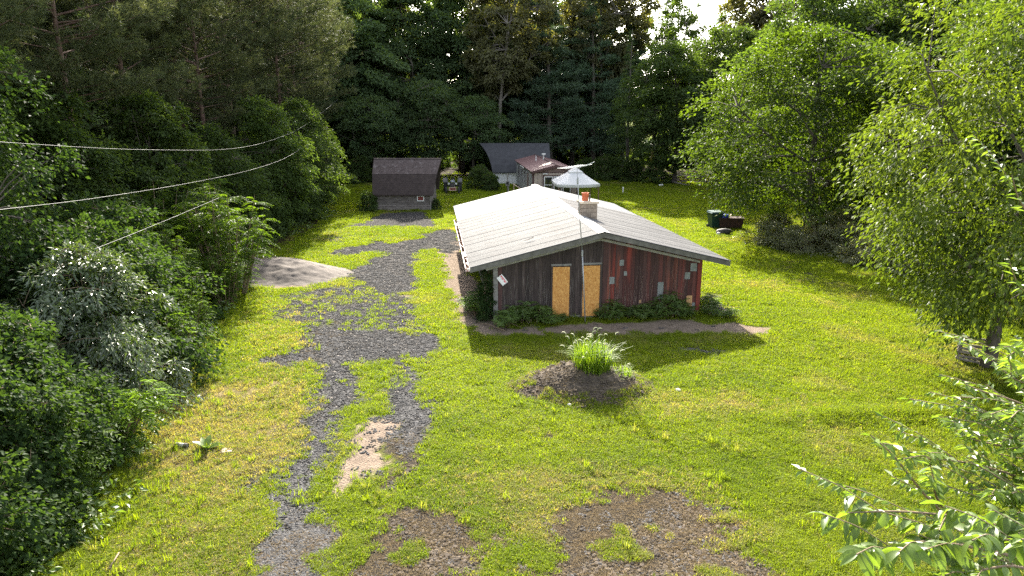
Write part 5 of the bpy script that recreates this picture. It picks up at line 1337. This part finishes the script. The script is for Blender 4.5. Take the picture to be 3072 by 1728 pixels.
t_vb = grow('vine_bush', broadleaf(15, 3.6, .05, 2.0, 150, 130, .105, L['vine'], 'bush', .04, (0, 0), .7, .26, flat=.5, limb_k=7, wid=.85), M['twig'], 'dark vine covered bush filling the bottom left corner', 'bush', (-10.2, 11.6), leafname='foliage')
for q in ((-11.2, 14.0, 1.1, 1.1, 'vine covered bush at the left edge below the glossy shrub'), (-12.9, 20.8, 1.35, 2.5, 'vine covered bush between the glossy shrub and the vine draped tree'), (-9.9, 9.3, .95, 4.0, 'vine covered bush at the left of the bottom picture edge'), (-14.7, 23.8, 1.4, 5.2, 'vine covered bush under the lowest overhead cable')):
    copy_tree(t_vb, (q[0], q[1], 0), q[3], q[2], q[4])
t_ps = grow('sapling', sapling(16, 2.5, 1.3, 14, 16, .75, 8, .16, L['sapling'], .75, .36, .05), M['twig'], 'low walnut like sapling with drooping fronds in front of the glossy shrub', 'sapling', (-10.0, 15.6), leafname='foliage')
for q in ((-9.9, 13.1, .95, 2.0, 'low drooping frond sapling left of the broad leaved weed'), (-10.9, 20.9, .9, 4.1, 'bright drooping frond sapling right of the glossy shrub'), (-9.6, 11.0, .75, .9, 'low frond sapling in the bottom left corner')):
    copy_tree(t_ps, (q[0], q[1], 0), q[3], q[2], q[4])
t_ds = grow('small_tree', broadleaf(17, 9.0, .3, 2.9, 260, 120, .2, L['mid'], 'oval', .12, (0, 0), .7, .24, flat=.4, limb_k=9, wid=.5, hang=.5), M['bark'], 'bushy dark tree at the wood edge behind the sand pile', 'tree', (-17.0, 41), 0, .82)
for q in ((-16.4, 46, 1.0, 2.0, 'bushy dark tree at the wood edge, second behind the sand pile'), (-16.2, 52, 1.0, 4.0, 'bushy dark tree at the wood edge level with the gravel apron'), (-17.0, 58.5, 1.0, 1.0, 'bushy dark tree at the wood edge left of the brown shed'), (-20.5, 63, 1.05, 5.0, 'bushy dark tree at the wood edge beyond the brown shed'), (-18.0, 34.5, 1.0, 3.0, 'bushy dark tree under the red pines behind the tall sapling'), (-22.5, 72, 1.0, .3, 'bushy dark tree at the far left corner of the lawn'), (-19.2, 24, .95, 5.7, 'bushy dark tree behind the thicket at the left edge'), (-19.5, 28.5, 1.05, 2.6, 'bushy dark tree left of the nearest red pine trunk'), (-20.5, 33.5, 1.1, 4.7, 'bushy dark tree right of the nearest red pine trunk')):
    copy_tree(t_ds, (q[0], q[1], 0), q[3], q[2], q[4])
# shrubs on the lawn and by the buildings
t_br = grow('bramble', broadleaf(18, 1.9, .05, 1.7, 120, 80, .12, L['bramble'], 'bush', .02, (0, 0), .6, .24, flat=.5, limb_k=6, wid=.5), M['twig'], 'bramble thicket with grey sunlit leaves beside the rubbish bins', 'bramble', (16.4, 42.6), leafname='foliage')
for q in ((18.9, 40.5, 1.15, 1.0, 'bramble thicket below the spreading bright tree'), (16.9, 40.2, .8, 2.2, 'low bramble nearest the house on the right lawn'), (20.6, 42.0, 1.3, 3.1, 'tall bramble at the trunk of the spreading bright tree'), (19.3, 36.5, .9, 4.2, 'bramble by the bare strip of ground at the right'), (21.5, 33.5, 1.1, 5.0, 'bramble in shade left of the pale drooping tree')):
    copy_tree(t_br, (q[0], q[1], 0), q[3], q[2], q[4])
copy_tree(t_sap, (17.2, 45.0, 0), .7, (.34, .34, .52), 'tall thin sapling rising out of the brambles')
t_wd = grow('weed_bush', sapling(19, .85, .6, 14, 12, .34, 7, .085, L['weed'], .5, .4, .2, .008), M['twig'], 'ferny weed bush at the front left corner of the house', 'weed', hw(-3.3, -.62, 0), leafname='foliage')
for k, (u_, v_, s_, lab) in enumerate([(-2.7, -.6, 1.15, 'ferny weed bush under the left boarded opening, left side'), (-3.7, -.9, .95, 'ferny weed bush on the sand at the left front corner'), (-2.2, -.75, .75, 'low ferny weed directly left of the left boarded opening'), (.45, -.4, .95, 'weed bush right of the right boarded opening'), (.0, -.35, .5, 'small weed at the foot of the right boarded opening'), (1.3, -.4, .62, 'small weed bush below the red boards, left'), (1.75, -.45, .85, 'weed bush below the red boards, middle'), (2.7, -.4, 1.05, 'weed bush with a tall spike below the long tin patch'), (3.3, -.45, .85, 'weed bush left of the concrete corner of the house'), (4.5, -.5, .6, 'low weed at the right front corner of the house'), (5.2, -.9, .6, 'low weed on the grass right of the house'), (-1.5, -.35, .4, 'small weed below the left boarded opening'), (2.2, -.5, .6, 'small weed between two weed bushes under the red boards'), (4.9, .6, .8, 'weed bush beside the right wall of the house'), (-4.75, .5, 1.1, 'weed bush at the left wall under the eave'), (-4.7, 1.8, 1.0, 'weed bush farther along the left wall under the eave')]):
    q = hw(u_, v_, 0); copy_tree(t_wd, (q[0], q[1], 0), k * 1.3, (s_, s_, s_ * (1.0 if k != 7 else 1.25)), lab)
t_iv = grow('wall_vine', broadleaf(20, 2.0, .05, .32, 60, 50, .07, L['vine'], 'col', .03, (0, 0), .5, .6, flat=.6, limb_k=4, wid=.8), M['twig'], 'upright leafy vine on the post under the left front eave', 'vine', hw(-4.55, .1, 0), leafname='foliage')
t_sh = grow('shrub', broadleaf(21, 2.6, .1, 1.35, 90, 80, .15, L['mid'], 'bush', .04, (0, 0), .5, .28, flat=.5, limb_k=6), M['twig'], 'rounded dark green shrub in front of the white barn wall', 'shrub', (-3.3, 74), leafname='foliage')
copy_tree(t_sh, (-2.2, 72.6, 0), 1.0, (.7, .7, .75), 'smaller shrub right of the rounded one in front of the barn')
copy_tree(t_sh, (-11.9, 57.4, 0), 2.0, (.62, .62, .65), 'dark leafy shrub at the left corner of the brown shed')
copy_tree(t_sh, (-6.4, 58.0, 0), 3.0, (.3, .3, .4), 'small weedy shrub at the right corner of the brown shed')
for q in ((11.5, 83.5, 1.2, 1.0, 'low shrub at the back edge of the lawn, left'), (14.0, 82, 1.1, 2.0, 'low shrub at the back edge of the lawn, second from the left'), (16.6, 79.8, 1.2, 3.3, 'low shrub at the back edge of the lawn by the fallen log'), (9.0, 85.5, 1.0, 4.4, 'low shrub at the back edge of the lawn behind the canopy'), (-17.5, 80, 1.2, 5.1, 'low shrub at the far left corner of the lawn')):
    copy_tree(t_sh, (q[0], q[1], 0), q[3], q[2], q[4])

# sunlit bushes in the field behind the wood
t_fb = grow('bush', broadleaf(22, 4.2, .1, 2.6, 70, 60, .45, L['far'], 'bush', .05, (0, 0), .4, .3, flat=.6, limb_k=5), M['twig'], 'sunlit yellow green bush glimpsed between trunks behind the tractor', 'bush', (-8.5, 121), leafname='foliage')
for q in ((-13.5, 122, 1.1, 1.0, 'sunlit yellow green bush glimpsed between trunks above the shed'), (-4.5, 121, 1.0, 2.0, 'sunlit yellow green bush glimpsed between trunks left of the barn'), (7.5, 122, 1.3, 2.9, 'sunlit yellow green bush glimpsed above the trailer roof'), (12.5, 120, 1.2, 4.0, 'sunlit yellow green bush glimpsed right of the canopy'), (3.5, 124, 1.25, 5.0, 'sunlit yellow green bush glimpsed above the barn roof'), (44, 92, 1.0, .2, 'sunlit bush glimpsed under the spreading bright tree'), (-19, 124, 1.2, 3.0, 'sunlit bush glimpsed at the far left behind the shed'), (17.5, 121, 1.1, 1.5, 'sunlit bush glimpsed at the right end of the back row'), (36.5, 93, 1.0, 1.2, 'sunlit bush glimpsed left of the trunk of the spreading bright tree')):
    copy_tree(t_fb, (q[0], q[1], 0), q[3], q[2], q[4])

# far-off wood beyond the field and deep wood at the sides
wsrc = []
for k, (src, sc_) in enumerate(((t_dark, 1), (t_mid, 1))):
    wsrc.append(source('wood_tree', KIDS[src.name][1].data if hasattr(KIDS[src.name][1], 'data') else None))
n = 150; xs = np.linspace(-330, 330, n) + rng.normal(0, 3, n); ys = 250 + rng.uniform(0, 60, n)
scatter('distant_wood', np.stack([xs, ys, np.zeros(n) - 2], -1), rng.random(n) * 6.283, rng.uniform(.85, 1.3, n), wsrc, 'far-off wood beyond the field, reading as one mass')
xs = np.concatenate([rng.uniform(-70, -29, 46), rng.uniform(36, 80, 40), rng.uniform(-60, -20, 26)]); ys = np.concatenate([rng.uniform(12, 100, 46), rng.uniform(18, 72, 40), rng.uniform(98, 116, 26)])
scatter('deep_wood', np.stack([xs, ys, np.zeros(len(xs))], -1), rng.random(len(xs)) * 6.283, rng.uniform(.8, 1.05, len(xs)), wsrc, 'deep wood behind the front trees on both sides')

bsrc = [source('wood_brush', KIDS[t_sh.name][1].data)]
xs = np.concatenate([rng.uniform(-45, 40, 75), rng.uniform(-34, -13.5, 26)]); ys = np.concatenate([rng.uniform(100, 117, 75), rng.uniform(88, 97, 26)])
kp = (vnoise(xs * .35, ys * 0, 91) > .2); xs, ys = xs[kp], ys[kp]
scatter('wood_brush', np.stack([xs, ys, np.zeros(len(xs))], -1), rng.random(len(xs)) * 6.283, rng.uniform(1.0, 1.9, len(xs)), bsrc, 'dark brush growing under the back row of trees')

# ------------------------------------------------------------------ foxtail grass on the mound
def on_mound(x, y): return .0
fx = G(1500, 935); ft = thing('foxtail_grass', 'bright clump of foxtail grass with nodding seed heads growing on the soil mound', 'grass clump', (mc[0] + .2, mc[1] + .35, .48), 0, None, 1.22)
obj('blades', blades(77, 1000, .42, .35, .95, .0085, L['foxtail'], .75, .9), ft)
KIDS[ft.name][-1]['kind'] = 'stuff'
M['seed'] = pm('seed_head', (.42, .42, .25), (.6, .58, .38), 30, .8)
r = np.random.default_rng(5)
for k in range(38):
    a = r.random() * 6.283; q = r.random() ** .6; p0 = np.array([math.cos(a) * q * .3, math.sin(a) * q * .3, 0]); h = r.uniform(.55, 1.15) * (1.1 - .3 * q)
    d = np.array([math.cos(a), math.sin(a), 0]); dd = d if abs(d[0]) > .4 else np.array([1.0 if d[0] >= 0 else -1.0, 0, 0])
    p1 = p0 + d * .25 * q + [0, 0, h * .6]; p2 = p1 + d * .15 * q + [0, 0, h * .38]
    m = MB(); m.tube([p0, p1, p2], .0035, 3, False); st_ = m.build('stem', L['foxtail'], ft)
    m = MB(); t = np.linspace(0, 1, 6); m.tube(np.stack([p2 + dd * (.1 * (1 - math.cos(x * 2.2)) * .8) + np.array([0, 0, .07 * math.sin(x * 2.4)]) for x in t]), np.array([.003, .009, .011, .010, .008, .003]), 5); m.build('seed_head', M['seed'], st_, True)
f2 = thing('grass_clump', 'leafy grass clump on the right shoulder of the soil mound', 'grass clump', (mc[0] + .95, mc[1] + .4, .2))
obj('blades', blades(78, 520, .42, .2, .55, .0085, L['foxtail'], .8, .8), f2); KIDS[f2.name][-1]['kind'] = 'stuff'
for k in range(9):
    a = r.random() * 6.283; p0 = np.array([math.cos(a) * .2, math.sin(a) * .2, 0]); h = r.uniform(.4, .7); d = np.array([math.cos(a), math.sin(a), 0]); p2 = p0 + d * .12 + [0, 0, h]
    m = MB(); m.tube([p0, (p0 + p2) / 2, p2], .0035, 3, False); st_ = m.build('stem', L['foxtail'], f2)
    m = MB(); m.tube(np.stack([p2 + d * (.08 * (1 - math.cos(x * 2.2))) + np.array([0, 0, .06 * math.sin(x * 2.4)]) for x in np.linspace(0, 1, 5)]), np.array([.004, .012, .013, .011, .004]), 5); m.build('seed_head', M['seed'], st_, True)

# broad leaved weed in the dry grass, each leaf its own part
def big_leaf(name, ln, wd, mat, droop=.5, seg=5, cup=.2, wav=0.0):
    t = np.linspace(0, 1, seg + 1); w = wd * np.sin(np.pi * np.clip(t * .93 + .05, 0, 1)) ** .8 * .5
    V = []
    for i, x in enumerate(t):
        z = -droop * ln * x ** 2 * .6; yy = x * ln
        V += [(-w[i], yy, z + cup * w[i] + wav * math.sin(i * 2)), (0, yy, z), (w[i], yy, z + cup * w[i] - wav * math.sin(i * 2))]
    F = [(i * 3 + j, i * 3 + j + 1, i * 3 + 4 + j, i * 3 + 3 + j) for i in range(seg) for j in range(2)]
    return mesh_np(name, V, [F], mat, np.random.default_rng(int(ln * 1e4)).random(len(F)) * .3 + .3, True)
p = G(520, 1132); bw = thing('broad_leaved_weed', 'broad leaved dark green weed rosette in the dry grass at the left', 'weed', p)
for k in range(10):
    o = obj('leaf', big_leaf('leaf', random.uniform(.3, .45), random.uniform(.13, .19), L['cherry'], .5), bw, (0, 0, .03)); o.rotation_euler = (random.uniform(.25, .95), random.uniform(-.2, .2), k * .66 + random.uniform(-.2, .2))

# ------------------------------------------------------------------ cherry tree close at the right, below the viewpoint
cher = thing('cherry_tree', 'leafy young tree reaching into the picture close at the lower right', 'tree', (4.75, 4.4, 0))
co = np.array([4.75, 4.4, 0])
tb = MB(); tb.tube([(0, 0, -.05), (.05, .1, 2.5), (-.05, .05, 4.6), (.1, -.05, 6.9)], [.11, .09, .06, .02], 8)
lm = [big_leaf('leaf', .1, .04, L['cherry'], .7, 4, .35), big_leaf('leaf', .112, .044, L['cherry'], 1.1, 4, .2, .002), big_leaf('leaf', .088, .035, L['cherry'], .4, 4, .4)]
r = np.random.default_rng(8); LP = []; leafP = []
def branch(pts, r0, nleaf, twigs=0, every=.05):
    pts = np.asarray(pts, float); n = 14; t = np.linspace(0, 1, n); k = np.linspace(0, 1, len(pts))
    Q = np.stack([np.interp(t, k, pts[:, i]) for i in range(3)], -1)
    for _ in range(2): Q[1:-1] = (Q[:-2] + 2 * Q[1:-1] + Q[2:]) / 4
    tb.tube(Q - co, np.linspace(r0, .0035, n), 5, False)
    for j in range(nleaf):
        u = .12 + .88 * (j + r.random()) / nleaf; q = np.array([np.interp(u, t, Q[:, i]) for i in range(3)]); d = np.array([np.interp(min(u + .05, 1), t, Q[:, i]) - np.interp(max(u - .05, 0), t, Q[:, i]) for i in range(3)])
        s = 1 if j % 2 else -1; side = unit(np.cross(d, [0, 0, 1.0])) * s
        LP.append((q, unit(unit(d) * r.uniform(.2, .9) + side * r.uniform(.5, 1) + np.array([0, 0, r.uniform(-.9, .05)]))))
    for j in range(twigs):
        u = r.uniform(.2, .95); q = np.array([np.interp(u, t, Q[:, i]) for i in range(3)]); d = unit(Q[-1] - Q[0]); s = 1 if j % 2 else -1
        e = q + (unit(d * 1.1 + unit(np.cross(d, [0, 0, 1.0])) * s * r.uniform(.3, .8) + np.array([0, 0, r.uniform(-.1, .35)]))) * r.uniform(.3, .6)
        branch([q, (q + e) / 2 + [0, 0, .03], e], .003, 20)
# the branches in view, from the sight of the photograph to real places three to five metres off
branch([W(2700, 1500, 4.3), W(2370, 1300, 4.0), W(2290, 1200, 3.9), W(2245, 1140, 3.85), W(2190, 1095, 3.8)], .012, 22)
branch([W(2650, 1420, 4.2), W(2380, 1295, 4.05), W(2350, 1240, 4.0), W(2345, 1190, 3.95)], .014, 10, 3)
branch([W(2640, 1350, 4.0), W(2420, 1300, 3.8), W(2260, 1285, 3.6), W(2130, 1290, 3.5)], .012, 40, 5)
branch([W(2640, 1420, 3.7), W(2420, 1370, 3.5), W(2300, 1360, 3.4), W(2190, 1390, 3.35)], .012, 34, 5)
branch([W(2700, 1080, 4.9), W(2560, 1010, 4.7), W(2470, 985, 4.6), W(2425, 965, 4.55)], .012, 26, 2)
branch([W(2700, 1180, 4.7), W(2560, 1130, 4.6), W(2460, 1110, 4.5), W(2420, 1095, 4.5)], .012, 26, 5)
branch([W(2700, 1260, 4.6), W(2540, 1190, 4.5), W(2420, 1160, 4.4), W(2290, 1150, 4.3)], .012, 34, 6)
branch([W(2700, 950, 5.2), W(2610, 900, 5.1), W(2560, 880, 5.0), W(2530, 900, 5.0)], .012, 22, 3)
branch([W(2700, 650, 5.6), W(2610, 570, 5.5), W(2560, 500, 5.45), W(2545, 440, 5.4)], .012, 22, 2)
branch([W(2700, 800, 5.6), W(2610, 760, 5.5), W(2560, 720, 5.5), W(2540, 660, 5.4)], .012, 20, 1)
branch([W(2700, 1480, 3.6), W(2560, 1420, 3.5), W(2480, 1430, 3.4), W(2400, 1460, 3.4)], .012, 30, 6)
branch([W(2700, 1330, 4.4), W(2600, 1260, 4.3), W(2520, 1240, 4.2), W(2440, 1230, 4.2)], .012, 30, 6)
branch([W(2720, 1060, 4.6), W(2620, 1030, 4.5), W(2540, 1040, 4.4), W(2470, 1060, 4.4)], .012, 30, 6)
branch([W(2720, 1130, 4.5), W(2640, 1090, 4.4), W(2580, 1090, 4.3), W(2520, 1110, 4.3)], .012, 30, 6)
branch([W(2720, 1440, 3.3), W(2640, 1380, 3.2), W(2540, 1360, 3.2), W(2450, 1340, 3.2)], .012, 30, 6)
branch([W(2720, 1020, 4.9), W(2640, 980, 4.8), W(2560, 960, 4.7), W(2520, 930, 4.7)], .012, 26, 5)
for q in [(2480, 1330, 4.2), (2420, 1410, 4.0), (2520, 1200, 4.5), (2560, 1350, 4.1), (2540, 1060, 4.9), (2560, 1440, 3.9), (2500, 1400, 4.0), (2460, 1470, 3.8), (2530, 1300, 4.3), (2480, 1260, 4.4), (2560, 1100, 4.8), (2570, 1010, 5.0), (2700, 1200, 4.4), (2660, 1300, 4.2), (2640, 1400, 4.1), (2640, 1120, 4.9), (2600, 1060, 4.8), (2560, 1250, 4.4), (2600, 1360, 4.0), (2540, 1330, 4.1), (2580, 1160, 4.6)]:
    e = W(*q); branch([co + [0, 0, max(e[2] - .6, 1)], (co + e) / 2 + [0, 0, .35 + e[2] / 2 - .3], e + [r.uniform(-.2, .2), r.uniform(-.2, .3), .1]], .014, 26, 7)
for k in range(16):
    a = r.uniform(-1.2, 1.9); z0 = r.uniform(2.5, 6.3); e = co + np.array([math.cos(a) * r.uniform(.7, 1.5), math.sin(a) * r.uniform(.6, 1.3) - .3, z0 + r.uniform(.2, .7)])
    branch([co + [0, 0, z0], (co + [0, 0, z0] + e) / 2, e], .014, 20, 5)
tb.build('trunk', M['twig'], cher, True)
def vis(q):
    v = q - np.array([0, 0, CAM_H]); d = v[1] * cP - v[2] * sP; u_ = v[1] * sP + v[2] * cP
    return d > .5 and abs(FPX * v[0] / d) < 1536 and abs(FPX * u_ / d) < 864, d
order = sorted(range(len(LP)), key=lambda i: (not vis(LP[i][0])[0], vis(LP[i][0])[1]))
one, rest = order[:300], order[300:]
up = np.array([0, 0, 1.0])
for i in one:
    q, d = LP[i]; o = obj('leaf', lm[i % 3], cher, q - co)
    y = Vector(d); o.rotation_mode = 'XYZ'; o.rotation_euler = y.to_track_quat('Y', 'Z').to_euler(); o.rotation_euler.rotate_axis('Y', r.normal(0, .5)); s = r.uniform(.75, 1.3); o.scale = (s, s, s)
P = np.array([LP[i][0] for i in rest]) - co; D = np.array([LP[i][1] for i in rest])
tag(obj('foliage', leaf_mesh('foliage', P, D, unit(up + r.normal(0, .45, P.shape)), r.uniform(.06, .1, len(P)), .032, r.random(len(P)), L['cherry'], .25), cher), kind='stuff')

# clods and straw over the mound
vm = np.array([q.co for q in md.data.vertices]); zz_ = vm[:, 2] - height(vm[:, 0], vm[:, 1]); ok = np.where(zz_ > .02)[0]
def over(n, dx=.03):
    i = rng.choice(ok, n); q = vm[i].copy(); q[:, :2] += rng.normal(0, dx, (n, 2)); return q
q = over(1500); scatter('mound_clods', q, rng.random(1500) * 6.283, rng.uniform(.35, 1.0, 1500), [source('clods', clods(k + 10)) for k in range(3)], 'clods of soil lying over the mound')
q = over(700); q = q[(q[:, 0] < mc[0] - .2) | (vnoise(q[:, 0] * 2, q[:, 1] * 2, 5) > .5)]; scatter('mound_straw', q, rng.random(len(q)) * 6.283, rng.uniform(.6, 1.2, len(q)), [source('straw', straw(k + 10)) for k in range(3)], 'dry roots and straw hanging over the mound')
i = np.where((zz_ > -.06) & (zz_ < .22))[0]; i = rng.choice(i, 1500); q = vm[i]; kp = vnoise(q[:, 0] * 1.6, q[:, 1] * 1.6, 12) > .4; q = q[kp]
scatter('mound_grass', q, rng.random(len(q)) * 6.283, rng.uniform(.6, 1.3, len(q)), tuft, 'grass growing up round the foot of the mound', rng.random(len(q)), (rng.random(len(q)) < .3) * .6)
